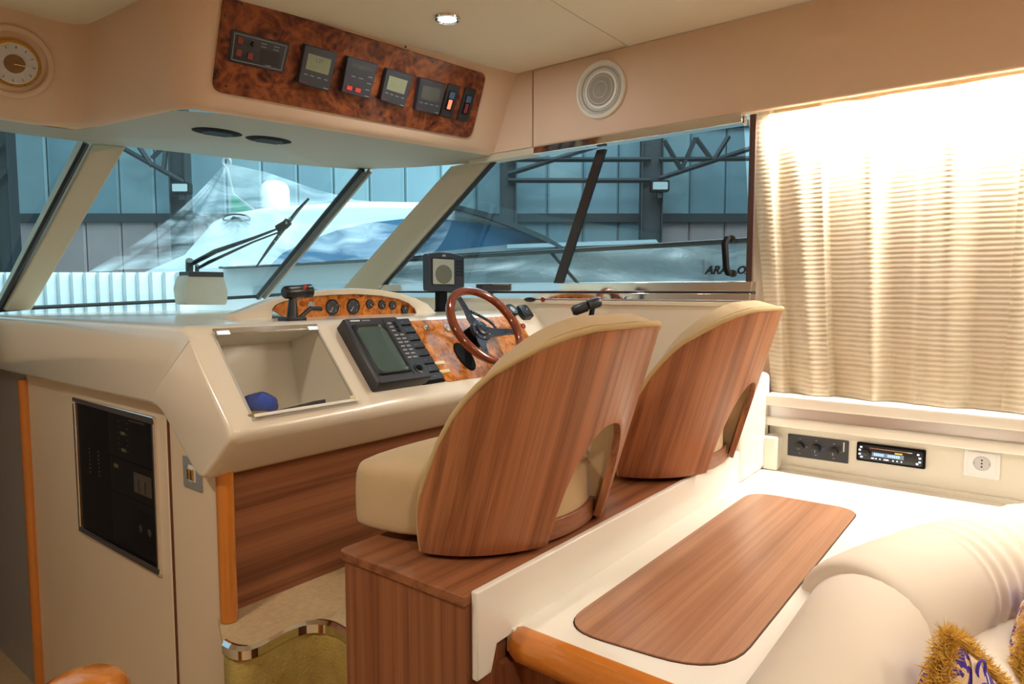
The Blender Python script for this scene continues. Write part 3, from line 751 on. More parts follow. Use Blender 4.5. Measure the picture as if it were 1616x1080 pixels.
for k in (.66, .86): build('dial', MB().lathe(LF.at(um+WU*k, wv0+HV*.24, .0084), [(.012, 0), (.010, .0006), (.001, .0006)], 16), steel, rt_)
for k in (.08, .12, .22, .26):
    pass
for cx_ in (lfp(142, 740)[0], lfp(156, 742)[0]):
    for r in range(7):
        build('reflector_pin', MB().lathe(LF.at(cx_, wv0+HV*(.48+.028*r), .0068), [(.003, 0), (.002, .001), (.0001, .001)], 8), steel, ep)
# switch plate by the door
a, b = lf((290, 718)), lf((322, 778))
sp = thing('switch_plate', LF.p(a[0], b[1]), 'small grey switch plate with two brass toggles beside the locker door', 'switch')
build('plate', MB().rrect(LF, a[0], b[0]-.005, b[1]-.0, a[1]-.0, 0, .004, .004), greyp, sp, bevel=.001)
mw = (a[0]+b[0]-.005)/2; mh = (a[1]+b[1])/2
wp = build('rocker_frame', MB().rrect(LF, mw-.016, mw+.020, mh-.022, mh+.022, .004, .006, .003), whitep, sp)
for k in (-.008, .010): build('toggle', MB().box(LF, mw+k-.005, mw+k+.006, mh-.016, mh+.014, .006, .012), brass, wp, bevel=.002)
# cherry trims
mb = MB(); c0, c1 = V(.872, 1.605, .74), V(.866, 1.605, 1.145)
mb.tube([V(.868, 1.605, PZ+.002), V(.868, 1.605, 1.15)], .022, 16)
tag(build('corner_trim', mb, cherry), 'vertical orange cherry corner trim under the console moulding', 'trim')
mb = MB().tube([V(XL-.004, 3.03, FZ), V(XL-.004, 3.03, 1.262)], .022, 16)
tag(build('door_trim', mb, cherry), 'tall orange cherry strip at the far left beyond the locker door', 'trim')
mb = MB().box(WORLD, XL+.005, XL+.03, 3.045, 3.9, FZ-.3, 1.30)
struct('wall_2', mb, door_grey, 'grey lilac bulkhead beyond the cherry strip', 'wall')
mb = MB().box(WORLD, -1.68, XL+.02, 3.62, 3.66, FZ-.3, 1.52)
struct('wall_3', mb, mat('dark_grey_panel', (.10, .10, .11), .4), 'dark forward bulkhead of the companionway at far left', 'wall')
mb = MB().box(WORLD, -1.68, XC-.001, 3.22, 3.60, 1.30, 1.50)
struct('trim_13', mb, gel, 'cream shelf under the left windshield', 'trim', bevel=.02)
mb = MB().tube([ony(0, 655, 3.5), ony(22, 1075, 3.5)], .008, 8)
tag(build('door_edge_strip', mb, steel), 'thin metal edge strip at the lower left frame edge', 'trim')
# round cherry newel at bottom left
g = onz(130, 1076, .86)
mb = MB().lathe(Fr((g.x, g.y, FZ), (1, 0, 0), (0, 1, 0)), [(.082, 0), (.082, .81), (.080, .835), (.070, .855), (.050, .867), (.020, .871), (.001, .8715)], 32)
tag(build('newel_post', mb, cherry), 'round topped orange cherry post at the bottom left', 'post')

# ================================================================ DASH TOP THINGS
DZ = 1.505
# gauge binnacle
YB = 1.93
BFr = YF(YB)
hood = [(372, 496), (398, 487), (430, 474), (470, 464), (520, 457), (560, 455), (600, 457), (634, 463), (658, 471), (676, 480), (690, 494)]
hp_ = [BFr.px(*p) for p in hood]
bi = thing('gauge_binnacle', (BFr.p(hp_[5][0], DZ)), 'cream arched dash hood with amber burl face and round gauges', 'gauge binnacle')
def ringat(k, dy, dz=0):
    cx_ = hp_[5][0]; o = []
    for u, v in hp_: o.append(V(cx_+(u-cx_)*k, YB+dy, max(DZ-.01, DZ+(v-DZ)*k+dz)))
    return [V(o[0].x, YB+dy, DZ-.02)]+o+[V(o[-1].x, YB+dy, DZ-.02)]
inner_px = [(428, 490), (434, 482), (448, 476), (478, 470), (520, 466), (560, 464.5), (600, 467), (628, 472), (645, 479), (654, 487), (657, 497)]
IFr = YF(YB+.01); IBk = YF(YB+.04)
def inner(Fq, g):
    q = [Fq.px(*p) for p in inner_px]; o = [Fq.p(u, max(DZ-.01, v+g)) for u, v in q]
    return [V(o[0].x, o[0].y, DZ-.02)]+o+[V(o[-1].x, o[-1].y, DZ-.02)]
mb = MB(); mb.loft([inner(IBk, 0), inner(IFr, 0), inner(IFr, .004)[:1]+[p+V(0, -.006, 0) for p in inner(IFr, .004)[1:-1]]+inner(IFr, .004)[-1:], ringat(.985, .0), ringat(1, .008), ringat(1.0, .05), ringat(.97, .12, -.008), ringat(.85, .26, -.03), ringat(.7, .36, -.05)], closed=True, cap=False)
build('hood', mb, gel, bi, smooth=60)
GB = YF(YB+.035)
face = inner_px+[(560, 505), (450, 502)]
fp = [GB.px(*p) for p in face]
fp = [(u, max(v, DZ-.03)) for u, v in fp]
build('burl_face', MB().prism([GB.p(u, v, 0) for u, v in fp], GB.N*.008), burl_gold, bi, bevel=.001)
GB = GB.at(0, 0, .008)
for i, (x, y, r) in enumerate([(491, 483, .0165), (524, 485, .028), (557, 484, .029), (583, 480, .0175), (602, 481, .0175), (619, 482, .0175), (638, 489, .0175)]):
    u, v = GB.px(x, y); g = GB.at(u, v)
    ga = build('gauge', MB().lathe(g, [(r, -.002), (r, .004), (r*.92, .006), (r*.86, .003), (.001, .003)], 28), chrome if i in (0,) else black, bi)
    build('gauge_face', MB().lathe(g, [(r*.85, .003), (r*.85, .0038), (.001, .0038)], 28), charc if i else greyp, ga)
    nd = MB(); a = [1.9, -2.1, -2.2, -.6, -.9, -.7, 1.0][i]
    nd.tube([g.p(0, 0, .0045), g.p(r*.7*math.cos(a), r*.7*math.sin(a), .0045)], .0009, 4); build('needle', nd, white_ink, ga)
    for k in range(7 if r > .03 else 5):
        aa = math.radians(225-k*(270/(6 if r > .03 else 4))); tk = MB()
        tk.tube([g.p(r*.62*math.cos(aa), r*.62*math.sin(aa), .0042), g.p(r*.76*math.cos(aa), r*.76*math.sin(aa), .0042)], .0010 if r > .03 else .0006, 4); build('tick', tk, white_ink, ga)

# joystick / lever unit on dash left
b0 = ony(462, 492, 1.74)
jl = thing('searchlight_control', V(b0.x, 1.74, DZ+.003), 'black cylindrical control on a stand with red mark, left of the gauges', 'control')
JF = YF(1.74)
def jp(x, y, n=0): u, v = JF.px(x, y); return JF.p(u, v, n)
q = jp(461, 494); build('foot', MB().rrect(Fr(V(q.x, 1.74, DZ+.003), (1, 0, 0), (0, 1, 0)), -.034, .034, -.03, .03, 0, .014, .01), black, jl, bevel=.003)
build('stem', MB().tube([V(q.x, 1.74, DZ+.012), jp(462, 470)], [.018, .011], 12), black, jl)
c = jp(470, 460); ax = V(1, -.15, .0).normalized(); LFx = Fr(c, V(0, 1, 0), ax.cross(V(0, 1, 0)))
d0 = jp(449, 462); d1 = jp(491, 459); d = (d1-d0); Fz = Fr(d0, V(0, 1, 0), d.normalized().cross(V(0, 1, 0)))
if Fz.N.dot(d) < 0: Fz = Fr(d0, V(0, -1, 0), d.normalized().cross(V(0, -1, 0)))
L = d.length
build('barrel', MB().lathe(Fz, [(.014, -.003), (.0185, .002), (.0195, .01), (.0195, L*.65), (.0185, L*.68), (.0205, L*.72), (.0205, L*.97), (.017, L), (.001, L)], 24), black, jl)
build('red_mark', MB().box(YF(1.74, *[0, 0]), jp(473, 452).x, jp(477, 452).x, jp(475, 456).z, jp(475, 450).z, .017, .0215), red_btn, jl)
build('side_arm', MB().tube([V(q.x+.02, 1.735, DZ+.012), jp(490, 487), jp(507, 488)], .007, 8), black, jl)
# compass dome behind it
q = ony(493, 462, 2.05)
mb = MB(); F = Fr(V(q.x, 2.05, DZ+.045), (1, 0, 0), (0, 1, 0))
mb.lathe(F, [(.070, 0), (.068, .012), (.058, .032), (.042, .046), (.022, .054), (.001, .056)], 28)
cp = thing('compass', V(q.x, 2.05, DZ), 'black domed compass behind the left end of the gauge hood', 'compass')
build('dome', mb, black, cp); build('compass_base', MB().lathe(Fr(V(q.x, 2.05, DZ-.01), (1, 0, 0), (0, 1, 0)), [(.07, 0), (.075, .05), (.070, .056), (.001, .056)], 28), blackm, cp)

# white vent box / wrapped wiper motor at the windshield foot
YW = 3.32
WF = YF(YW)
wb = thing('wiper_motor_cover', ony(314, 483, YW), 'crumpled off-white cover over the wiper motor at the windshield foot', 'cover')
q = [WF.px(*p) for p in [(283, 481), (348, 481), (350, 460), (342, 434), (286, 434), (279, 455)]]
mb = MB(); mb.loft([[WF.p(u, v, n_) for u, v in roundpoly([((a-q[0][0])*s_+q[0][0]+(1-s_)*.10, b) for a, b in q], .012, 2)] for n_, s_ in ((-.05, .94), (.0, 1), (.05, 1), (.07, .95))])
build('cover', mb, mat('crumpled_cover', (.62, .60, .52), .7, bump=1, bscale=18), wb, smooth=50)
a = WF.px(287, 437); b = WF.px(341, 430)
build('bracket', MB().box(WF, a[0], b[0], a[1], b[1], -.03, .075), mat('dark_bracket', (.05, .05, .05), .5), wb, bevel=.003)
# wiper outside: two arms and blade
def wp_(x, y): 
    a, b = ony(x, y, 3.42), None
    return a
def glassp(x, y, off=.05):   # a point on the raked windshield plane, outside it
    P0 = wtp[4]; P1 = ws_base[4]+V(0, .03, -.02); U = (wtp[5]-wtp[3]).normalized(); N = U.cross((P1-P0).normalized()).normalized()
    if N.y < 0: N = -N
    return onp(x, y, P0+N*off, N)
wi = thing('wiper', glassp(300, 428), 'black twin-arm windshield wiper outside the glass', 'wiper')
build('arm', MB().tube([glassp(300, 418), glassp(340, 397), glassp(400, 376), glassp(444, 359)], [.018, .020, .013, .008], 6, flat=.6), black, wi)
build('arm', MB().tube([glassp(310, 425), glassp(330, 414), glassp(400, 382), glassp(442, 366)], [.012, .015, .008, .007], 6, flat=.6), black, wi)
build('pivot', MB().tube([glassp(299, 433), glassp(299, 411)], .018, 8), black, wi)
build('pivot', MB().tube([glassp(311, 433), glassp(311, 419)], .010, 8), black, wi)
bl = build('blade', MB().tube([glassp(404, 422), glassp(424, 393), glassp(447, 362), glassp(470, 332), glassp(488, 313)], [.005, .010, .013, .011, .007], 6, flat=.7), black, wi)
build('blade_clip', MB().tube([glassp(438, 362), glassp(450, 355), glassp(455, 350)], .022, 8), blackm, wi)
for x, y in ((434, 381), (440, 373), (452, 352), (457, 345)):
    build('blade_rivet', MB().lathe(Fr(glassp(x, y, .035), (1, 0, 0), (0, 0, 1)), [(.007, 0), (.004, .004), (.001, .004)], 8), greyp, bl)

# radar display
rd = thing('radar_display', SF.p(.51, .06), 'charcoal radar display with dark green screen on the sloped console', 'display')
n0 = .042
f4 = [SF.px(*p, n0) for p in [(543, 507), (622, 498), (682, 592), (602, 606)]]
b4 = [SF.px(*p, 0) for p in [(519, 512), (620, 502), (679, 603), (574, 625)]]
uF0 = (f4[0][0]+f4[3][0])/2; uF1 = (f4[1][0]+f4[2][0])/2; vF0 = (f4[2][1]+f4[3][1])/2; vF1 = (f4[0][1]+f4[1][1])/2
uB0 = (b4[0][0]+b4[3][0])/2; vB0 = b4[3][1]; vB1 = b4[0][1]
print('radar', uF0, uF1, vF0, vF1, uB0, vB0, vB1)
mb = MB(); R4 = lambda a, b, c, d, n_, r=.008: [SF.p(u, v, n_) for u, v in rr(a, b, c, d, r, 3)]
mb.loft([R4(uF0-.004, uF1+.004, vF0-.003, vF1+.003, 0), R4(uF0-.004, uF1+.004, vF0-.003, vF1+.003, n0-.006), R4(uF0, uF1, vF0, vF1, n0)])
build('case', mb, charc, rd, smooth=30)
DU, DV = uF1-uF0, vF1-vF0
RF = SF.at(uF0, vF0, n0)
su0, su1, sv0, sv1 = DU*.05, DU*.68, DV*.10, DV*.90
fr_ = MB(); o1 = rr(su0, su1, sv0, sv1, .008, 4); o2 = rr(su0+.009, su1-.009, sv0+.010, sv1-.010, .026, 4)
fr_.loft([[RF.p(u, v, .0005) for u, v in o1], [RF.p(u, v, .006) for u, v in rr(su0+.003, su1-.003, sv0+.003, sv1-.003, .008, 4)], [RF.p(u, v, .006) for u, v in rr(su0+.005, su1-.005, sv0+.005, sv1-.005, .02, 4)], [RF.p(u, v, .001) for u, v in o2]], cap=False)
build('bezel', fr_, black, rd, smooth=30)
mb = MB()
def scr(a, b):
    u = su0+.014+(su1-su0-.028)*a; v = sv0+.016+(sv1-sv0-.032)*b
    return RF.p(u, v, .001+.0035*(1-(2*a-1)**2)*(1-(2*b-1)**2))
o2c = [RF.p(u, v, .001) for u, v in o2]; cxx = sum(o2c, V(0, 0, 0))/len(o2c)
mb.loft([o2c, [cxx+(p-cxx)*.6+RF.N*.002 for p in o2c], [cxx+(p-cxx)*.05+RF.N*.003 for p in o2c]], cap=True)
build('screen', mb, crt, rd, smooth=80)
build('keypad_line', MB().box(RF, DU*.69, DU*.697, DV*.06, DV*.97, .0, .0015), black, rd)
build('title_print', MB().box(RF, DU*.09, DU*.26, DV*.955, DV*.975, .0, .0008), white_ink, rd)
build('title_print', MB().box(RF, DU*.30, DU*.45, DV*.955, DV*.972, .0, .0008), grey_ink, rd)
for r in range(10):
    for c_ in range(2):
        kv = DV*(.31+.062*r); ku = DU*(.745+.115*c_)
        if r > 6: build('knob', MB().lathe(RF.at(ku+.008, kv+.008), [(.007, 0), (.006, .004), (.001, .004)], 12), black, rd) if c_ else build('key', MB().box(RF, ku, ku+DU*.08, kv+.004, kv+.010, 0, .0012), grey_ink, rd)
        else: build('key', MB().box(RF, ku, ku+DU*.08, kv, kv+DV*.026, 0, .0016), grey_ink, rd)
tb = build('trackball_ring', MB().lathe(RF.at(DU*.84, DV*.14), [(.018, 0), (.018, .002), (.015, .003), (.001, .003)], 24), black, rd)
build('trackball', MB().lathe(RF.at(DU*.84, DV*.14), [(.011, .002), (.010, .006), (.006, .010), (.001, .011)], 20), blackm, rd)

# switch strip right of the radar
ss = thing('switch_strip', SF.p(uF1+.05, .08), 'column of black rocker switches between radar and steering wheel', 'switch panel')
sa, sb = uF1+.028, uF1+.088
q0 = SF.px(632, 506)[0]; q1 = SF.px(688, 598)
build('strip', MB().box(SF, uF1-.01, sb, .062, .325, 0, .006), blackm, ss, bevel=.001)
for k in range(8):
    v = .070+k*.032
    b = build('rocker', MB().box(SF, uF1+.012, sb-.004, v, v+.026, .006, .013), charc, ss, bevel=.002)
    build('legend', MB().box(SF, uF1+.040, uF1+.052, v+.010, v+.014, .013, .0135), rockb, b)
# burl fascia
BL = [SF.px(*p) for p in [(655, 510), (775, 500)]]
bu0 = sb; bu1 = 1.30
bf = thing('burl_fascia', SF.p(.9, .06), 'amber burl wood fascia behind the steering wheel', 'panel')
ft = SF.px(700, 505)[1]; fb = SF.px(716, 602)[1]
print('fascia', ft, fb, sb)
build('board', MB().prism([SF.p(u, v, 0) for u, v in roundpoly([(bu0, fb), (bu1, fb), (bu1, ft), (bu0, ft)], [.02, .02, .01, .01], 4)], SF.N*.004), burl_gold, bf, bevel=.001)
S4 = SF.at(0, 0, .004)
def onb(x, y): u, v = S4.px(x, y); return S4.at(u, v)
g = onb(672, 518); k_ = build('chrome_knob', MB().lathe(g, [(.012, 0), (.012, .003), (.009, .006), (.001, .007)], 20), chrome, bf)
g = onb(706, 518); k_ = build('key_switch', MB().lathe(g, [(.016, 0), (.016, .004), (.010, .008), (.001, .009)], 20), greyp, bf)
for x, y in ((692, 573), (700, 586)):
    g = onb(x, y); build('brass_plate', MB().box(g, -.020, .028, -.006, .006, 0, .0012), brassp, bf)
# oval black vent (column recess)
g = onb(733, 563)
el = lambda F, a, b, n_: [F.p(a*math.cos(k*PI/16), b*math.sin(k*PI/16), n_) for k in range(32)]
build('column_opening', MB().loft([el(g, .036, .060, 0), el(g, .034, .058, .005), el(g, .026, .048, .002)]), blackm, bf)

# steering wheel
wc = V(1.797, 1.520, 1.478)
wn = V(math.sin(-.06)*math.cos(.63), -math.cos(-.06)*math.cos(.63), math.sin(.63)).normalized()
wu = V(1, 0, 0); wu = (wu-wn*wu.dot(wn)).normalized(); wv = wn.cross(wu)
SW = Fr(wc, wu, wv)
if SW.N.dot(wn) < 0: SW = Fr(wc, wu, -wv)
st = thing('steering_wheel', SW.p(0, 0, -.09), 'varnished mahogany rim steering wheel with black three-spoke hub', 'steering wheel')
Rw = .150
build('rim', MB().tube([SW.p(Rw*math.cos(a*PI/32), Rw*math.sin(a*PI/32)) for a in range(64)], .0160, 12, True), rimwood, st, smooth=80)
hubn = -.030
ROT = math.radians(112)
for k, a in enumerate((ROT, ROT+2*PI/3+.12, ROT-2*PI/3-.12)):
    ca_, sa_ = math.cos(a), math.sin(a)
    D = lambda r_, w_, n_: SW.p(r_*ca_-w_*sa_, r_*sa_+w_*ca_, n_)
    mb = MB(); L = []
    for r_, w_, n_ in ((.02, .024, hubn), (.06, .019, hubn+.003), (.10, .014, -.012), (Rw-.006, .012, -.001)):
        L.append([D(r_, w_, n_), D(r_, -w_, n_), D(r_, -w_, n_-.004), D(r_, w_, n_-.004)])
    mb.loft(L); s_ = build('spoke', mb, navy, st, bevel=.0015)
    for r_ in (.07, .105):
        n_ = -.026 if r_ < .1 else -.010
        q = D(r_, 0, n_); build('spoke_hole', MB().lathe(Fr(q, SW.U, SW.V), [(.0055, 0), (.0055, .0012), (.001, .0012)], 10), whitep if r_ < .1 and k == 0 else black, s_)
H = Fr(SW.p(0, 0, hubn), SW.U, SW.V)
hb = build('hub', MB().lathe(H, [(.040, -.012), (.042, 0), (.040, .004), (.026, .005), (.024, .012), (.018, .015), (.001, .015)], 32), navy, st)
for k in range(6):
    a = k*PI/3+.3; build('bolt', MB().lathe(H.at(.033*math.cos(a), .033*math.sin(a), .004), [(.004, 0), (.003, .003), (.001, .003)], 8), steel, hb)
build('horn_button', MB().lathe(H.at(0, 0, .015), [(.014, 0), (.012, .003), (.001, .0035)], 20), black, hb)
build('column', MB().tube([SW.p(0, 0, hubn-.01), SW.p(0, .0, -.125)], [.036, .046], 20), blackm, st)
# right of the wheel
CORD = [SW.p(.01, .10, -.05), SW.p(.05, .07, -.045), SW.p(.085, .03, -.04), SW.p(.105, -.02, -.045)]
hx = smoothline(CORD, 24); pts = []
for i, p in enumerate(hx):
    a = i*1.35; pts.append(p+V(math.cos(a)*.007, 0, 0)+V(0, math.sin(a)*.005, math.sin(a)*.006))
tag(build('coiled_cord', MB().tube(pts, .0022, 5), black), 'coiled black radio cord behind the steering wheel', 'cord')
# gauges pod right
g = onb(826, 495)
pd = thing('trim_gauge', g.p(0, -.03), 'square black gauge on the cream fascia right of the steering wheel', 'gauge')
build('housing', MB().rrect(g, -.032, .032, -.032, .032, -.004, .020, .012, taper=.004), black, pd)
build('gauge_face', MB().lathe(g.at(0, 0, .020), [(.022, 0), (.022, .001), (.001, .001)], 24), charc, pd)
build('needle', MB().tube([g.p(0, 0, .0225), g.p(.012, .010, .0225)], .001, 4), white_ink, pd)
g = onb(805, 492)
pd = thing('tilt_gauge', g.p(0, -.03), 'round black gauge half hidden by the right side of the wheel rim', 'gauge')
build('housing', MB().lathe(g, [(.030, -.004), (.030, .012), (.025, .018), (.001, .016)], 24), black, pd)
build('gauge_face', MB().lathe(g.at(0, 0, .016), [(.022, 0), (.022, .001), (.001, .001)], 24), greyp, pd)
for (x, y), lab in (((825, 515), 'dark red push button under the square gauge right of the wheel'),):
    g = onb(x, y); tag(build('push_button', MB().lathe(g, [(.012, -.004), (.012, .004), (.009, .007), (.001, .008)], 18), redcap), lab, 'button')
# starboard ledge buttons
for (x, y), r_, m_, lab in (((857, 473), .010, redcap, 'dark red push button just under the polished window track'),):
    p = onx(x, y, 2.288); tag(build('push_button', MB().lathe(XF(2.288).at(-p.y, p.z), [(r_, 0), (r_, .004), (.001, .007)], 16), m_), lab, 'button')
p = onx(837, 473, 2.288); e = XF(2.288).at(-p.y, p.z)
tag(build('oval_knob', MB().loft([el(e, .026, .010, 0), el(e, .024, .009, .012), el(e, .010, .004, .016)]), black), 'black oval knob beside the red button under the window track', 'knob')
# throttle lever
YT = 1.25
p0, p1 = onx(903, 492, 2.10), onx(940, 478, 2.16)
tl = thing('throttle_lever', onx(935, 500, 2.16), 'black horizontal throttle handle between wheel and second seat', 'lever')
build('grip', MB().tube([p0, p0.lerp(p1, .12), p0.lerp(p1, .6), p0.lerp(p1, .64)], [.014, .020, .020, .016], 14), black, tl)
build('grip', MB().tube([p0.lerp(p1, .66), p0.lerp(p1, .7), p0.lerp(p1, 1.1), p0.lerp(p1, 1.2)], [.016, .021, .021, .016], 14), black, tl)
b = onx(932, 505, 2.14); build('shaft', MB().tube([p0.lerp(p1, .9), b, b+V(.03, 0, -.10)], .010, 10), blackm, tl)
build('mount', MB().box(WORLD, b.x-.03, b.x+.16, b.y-.03, b.y+.03, b.z-.19, b.z-.10), blackm, tl, bevel=.008)

# GPS plotter on bracket
GF = YF(2.02)
c4 = [GF.px(*p) for p in [(673, 401), (729, 400), (735, 458), (677, 462)]]
u0 = (c4[0][0]+c4[3][0])/2; u1 = (c4[1][0]+c4[2][0])/2; v1 = (c4[0][1]+c4[1][1])/2; v0 = (c4[2][1]+c4[3][1])/2
gp = thing('chart_plotter', GF.p((u0+u1)/2, DZ, 0), 'small dark grey chart plotter on a black bracket above the wheel', 'display')
GW, GH = u1-u0, v1-v0
shape = roundpoly([(u0, v0), (u1, v0), (u1, v1-.006), ((u0+u1)/2+.02, v1+.006), ((u0+u1)/2-.04, v1+.006), (u0, v1-.004)], .010, 4)
cx_, cy_ = (u0+u1)/2, (v0+v1)/2
cs = build('case', MB().loft([[GF.p(cx_+(u-cx_)*k, cy_+(v-cy_)*k, n_) for u, v in shape] for k, n_ in ((.86, -.045), (.98, -.030), (1, 0), (.97, .004))]), charc, gp, smooth=35)
G2 = GF.at(u0, v0, .004)
build('screen_bezel', MB().rrect(G2, GW*.08, GW*.72, GH*.16, GH*.88, 0, .002, .004), black, gp)
sc2 = build('screen', MB().rrect(G2, GW*.11, GW*.69, GH*.19, GH*.85, .002, .0025, .003), lcd_gps, gp)
def elv(F, cu, cv, a, b, n_): return [F.p(cu+a*math.cos(k*PI/16), cv+b*math.sin(k*PI/16), n_) for k in range(32)]
build('dark_patch', MB().loft([elv(G2, GW*.40, GH*.45, GW*.23, GH*.25, .0025), elv(G2, GW*.40, GH*.45, GW*.22, GH*.24, .0027)]), lcd_spot, sc2)
for r in range(5):
    for c_ in (.77, .88): build('key', MB().rrect(G2, GW*c_, GW*(c_+.075), GH*(.42+.09*r), GH*(.47+.09*r), 0, .0025, .002), black, gp)
build('power_key', MB().lathe(G2.at(GW*.86, GH*.34), [(.005, 0), (.004, .003), (.001, .003)], 12), redcap, gp)
text(G2, GW*.42, GH*.94, .012, 'GPS', white_ink, gp)
build('bracket', MB().box(GF, cx_-.022, cx_+.028, DZ-.01, v0+.02, -.05, -.02), blackm, gp, bevel=.004)
build('bracket_foot', MB().rrect(Fr(GF.p(cx_, DZ-.012, -.03), (1, 0, 0), (0, 1, 0)), -.06, .06, -.04, .04, 0, .02, .012), blackm, gp, bevel=.004)

# ================================================================ HELM SEAT PLINTH
ZP = 1.095
mb = MB().prism([V(*p, FZ) for p in roundpoly([(.80, .722), (2.30, .722), (2.30, 1.05), (.80, 1.05)], [.002, .002, .002, .02], 4)], V(0, 0, ZP-FZ-.018))
pl = thing('seat_plinth', (1.5, .88, FZ), 'long teak plinth carrying the two helm seats', 'plinth')
build('plinth_body', mb, teak_z, pl)
mb = MB().prism([V(*p, ZP-.018) for p in roundpoly([(.795, .722), (2.30, .722), (2.30, 1.055), (.795, 1.055)], [.002, .002, .002, .02], 4)], V(0, 0, .018))
build('plinth_top', mb, teak_x, pl, bevel=.006)

# ---- seat
xc, yc, sa_, sb_, sk, ZB = 1.145, .925, .28, .215, .30, 1.105
def SPt(th, z, off=0, top=False):
    c, s = math.cos(th), math.sin(th)
    A = sa_+0.04*(z-1.12)-off; B = sb_-off
    return V(xc+A*s, yc-B*c-sk*(z-1.12), z)
KEY = [(0, 1.530), (25, 1.527), (35, 1.518), (45, 1.502), (55, 1.478), (65, 1.450), (72, 1.418), (78, 1.380), (83, 1.335), (86, 1.29), (89, 1.23)]
def hz(th):
    d = abs(math.degrees(th))
    for (a, h0), (b, h1) in zip(KEY, KEY[1:]):
        if d <= b: return h0+(h1-h0)*(d-a)/(b-a)
    return KEY[-1][1]
TC, HA, TM = math.radians(21), .235, math.radians(89)
def bz(th, zb=ZB, gr=0, H=None):
    H = H or HA
    a = abs(th)/(TC+gr)
    if a >= 1: return zb
    return zb+(H+gr*.2)*(1-a**2.4)**.5
def thetas(TC=math.radians(21)):
    L = []
    for k in range(15): L.append(-TM+(TM-TC)*k/14)
    for k in range(1, 24): L.append(-TC*math.cos(k*PI/24))
    for k in range(15): L.append(TC+(TM-TC)*k/14)
    return L
def shell(off, topadd=0, zb=ZB, nv=14, shrink=1.0, gr=0):
    mb = MB(); TH = thetas(TC+gr); vs = []
    for th in TH:
        t = th*shrink; b = bz(th, zb, gr); h = hz(th)+topadd
        # port/starboard front edges curve in towards the bottom
        for j in range(nv+1):
            z = b+(h-b)*j/nv
            tt = t
            e = (abs(th)-math.radians(60))/math.radians(29)
            if e > 0: tt = t*(1-.09*e*max(0, (1.20-z)/.1)**1.5)
            vs.append(SPt(tt, z, off))
    n_ = nv+1; fs = []
    for i in range(len(TH)-1):
        for j in range(nv): fs.append((i*n_+j, (i+1)*n_+j, (i+1)*n_+j+1, i*n_+j+1))
    mb.add(vs, fs); return mb
seat = thing('helm_chair', (xc, .93, ZP), 'helm seat with curved teak back shell and tan suede, nearest the camera', 'seat', 'helm seats on the teak plinth')
o = build('back_shell', shell(0), teak_shell, seat, smooth=60, solid=.016, soff=-1, weld=True)
def fixnormals(o, c):
    me = o.data; off = WL[o.name]; bm = bmesh.new(); bm.from_mesh(me)
    f = max(bm.faces, key=lambda f: f.calc_area()); p = f.calc_center_median()+off
    if f.normal.dot(p-c) < 0: bmesh.ops.reverse_faces(bm, faces=bm.faces)
    bm.to_mesh(me); bm.free()
fixnormals(o, V(xc, yc, 1.3))
m_ = o.modifiers.new('bevel', 'BEVEL'); m_.width = .003; m_.segments = 2; m_.limit_method = 'ANGLE'; m_.angle_limit = math.radians(50)
o = build('backrest_cushion', shell(.017, .012, zb=ZB-.004, gr=math.radians(9)), suede, seat, smooth=70, solid=.050, soff=-1)
fixnormals(o, V(xc, yc, 1.3))
m_ = o.modifiers.new('bevel', 'BEVEL'); m_.width = .018; m_.segments = 4; m_.limit_method = 'ANGLE'; m_.angle_limit = math.radians(50)
# piping along shell border
TH = thetas()
pth = [SPt(t, hz(t)+.006, .004) for t in TH]
edgeP = lambda s: [SPt(s*TM*(1-.09*max(0, (1.20-z)/.1)**1.5), z, .010)+V(0, .004, 0) for z in (ZB, 1.13, 1.16, 1.19)]
build('piping', MB().tube(edgeP(-1)+pth+edgeP(1)[::-1], .0065, 8), pipe_m, seat, smooth=80)
# seat cushion: D-shaped block
out_ = []
for k in range(17):
    a = -PI/2+PI*k/16; out_.append((xc+.215*math.sin(a)*1.0, .905-.165*math.cos(a)))
front = [(xc+.262, .98), (xc+.272, 1.08), (xc+.262, 1.125), (xc+.15, 1.145), (xc, 1.150), (xc-.15, 1.145), (xc-.262, 1.125), (xc-.272, 1.08), (xc-.262, .98)]
ol = out_+front
mb = MB(); cx_, cy_ = xc, .96
def lay(k, z, cr=0): return [V(cx_+(x-cx_)*k, cy_+(y-cy_)*k, z) for x, y in ol]
mb.loft([lay(.93, 1.108), lay(.985, 1.113), lay(1.0, 1.125), lay(1.005, 1.17), lay(1.0, 1.215), lay(.992, 1.228), lay(.97, 1.238), lay(.93, 1.244), lay(.80, 1.254), lay(.5, 1.262), lay(.1, 1.264)])
o = build('seat_cushion', mb, suede, seat, smooth=75, sub=1)
mb = MB(); q = [(a[0], a[1]) for a in ol]
# teak seat ring seen through the arch
mb = MB(); L = []
for k in range(33):
    th = math.radians(-60+120*k/32)
    pi_, po = SPt(th, ZB+.0, .064), SPt(th, ZB+.0, .019)
    z0 = ZB-.003
    L.append([V(po.x, po.y, z0), V(po.x, po.y, z0+.040), V(pi_.x, pi_.y, z0+.040), V(pi_.x, pi_.y, z0)])
mb.loft(L); build('seat_ring', mb, teak_x, seat, bevel=.002)
build('swivel_base', MB().lathe(Fr((xc, .92, ZP), (1, 0, 0), (0, 1, 0)), [(.12, 0), (.12, .012), (.10, .014)], 32), black, seat)
s2 = copytree(seat); s2.location = seat.location + V(.68, -.048, .004); s2.scale = (1, 1, 1.03)
s2['label'] = 'second helm seat with curved teak back shell, beside the curtain'

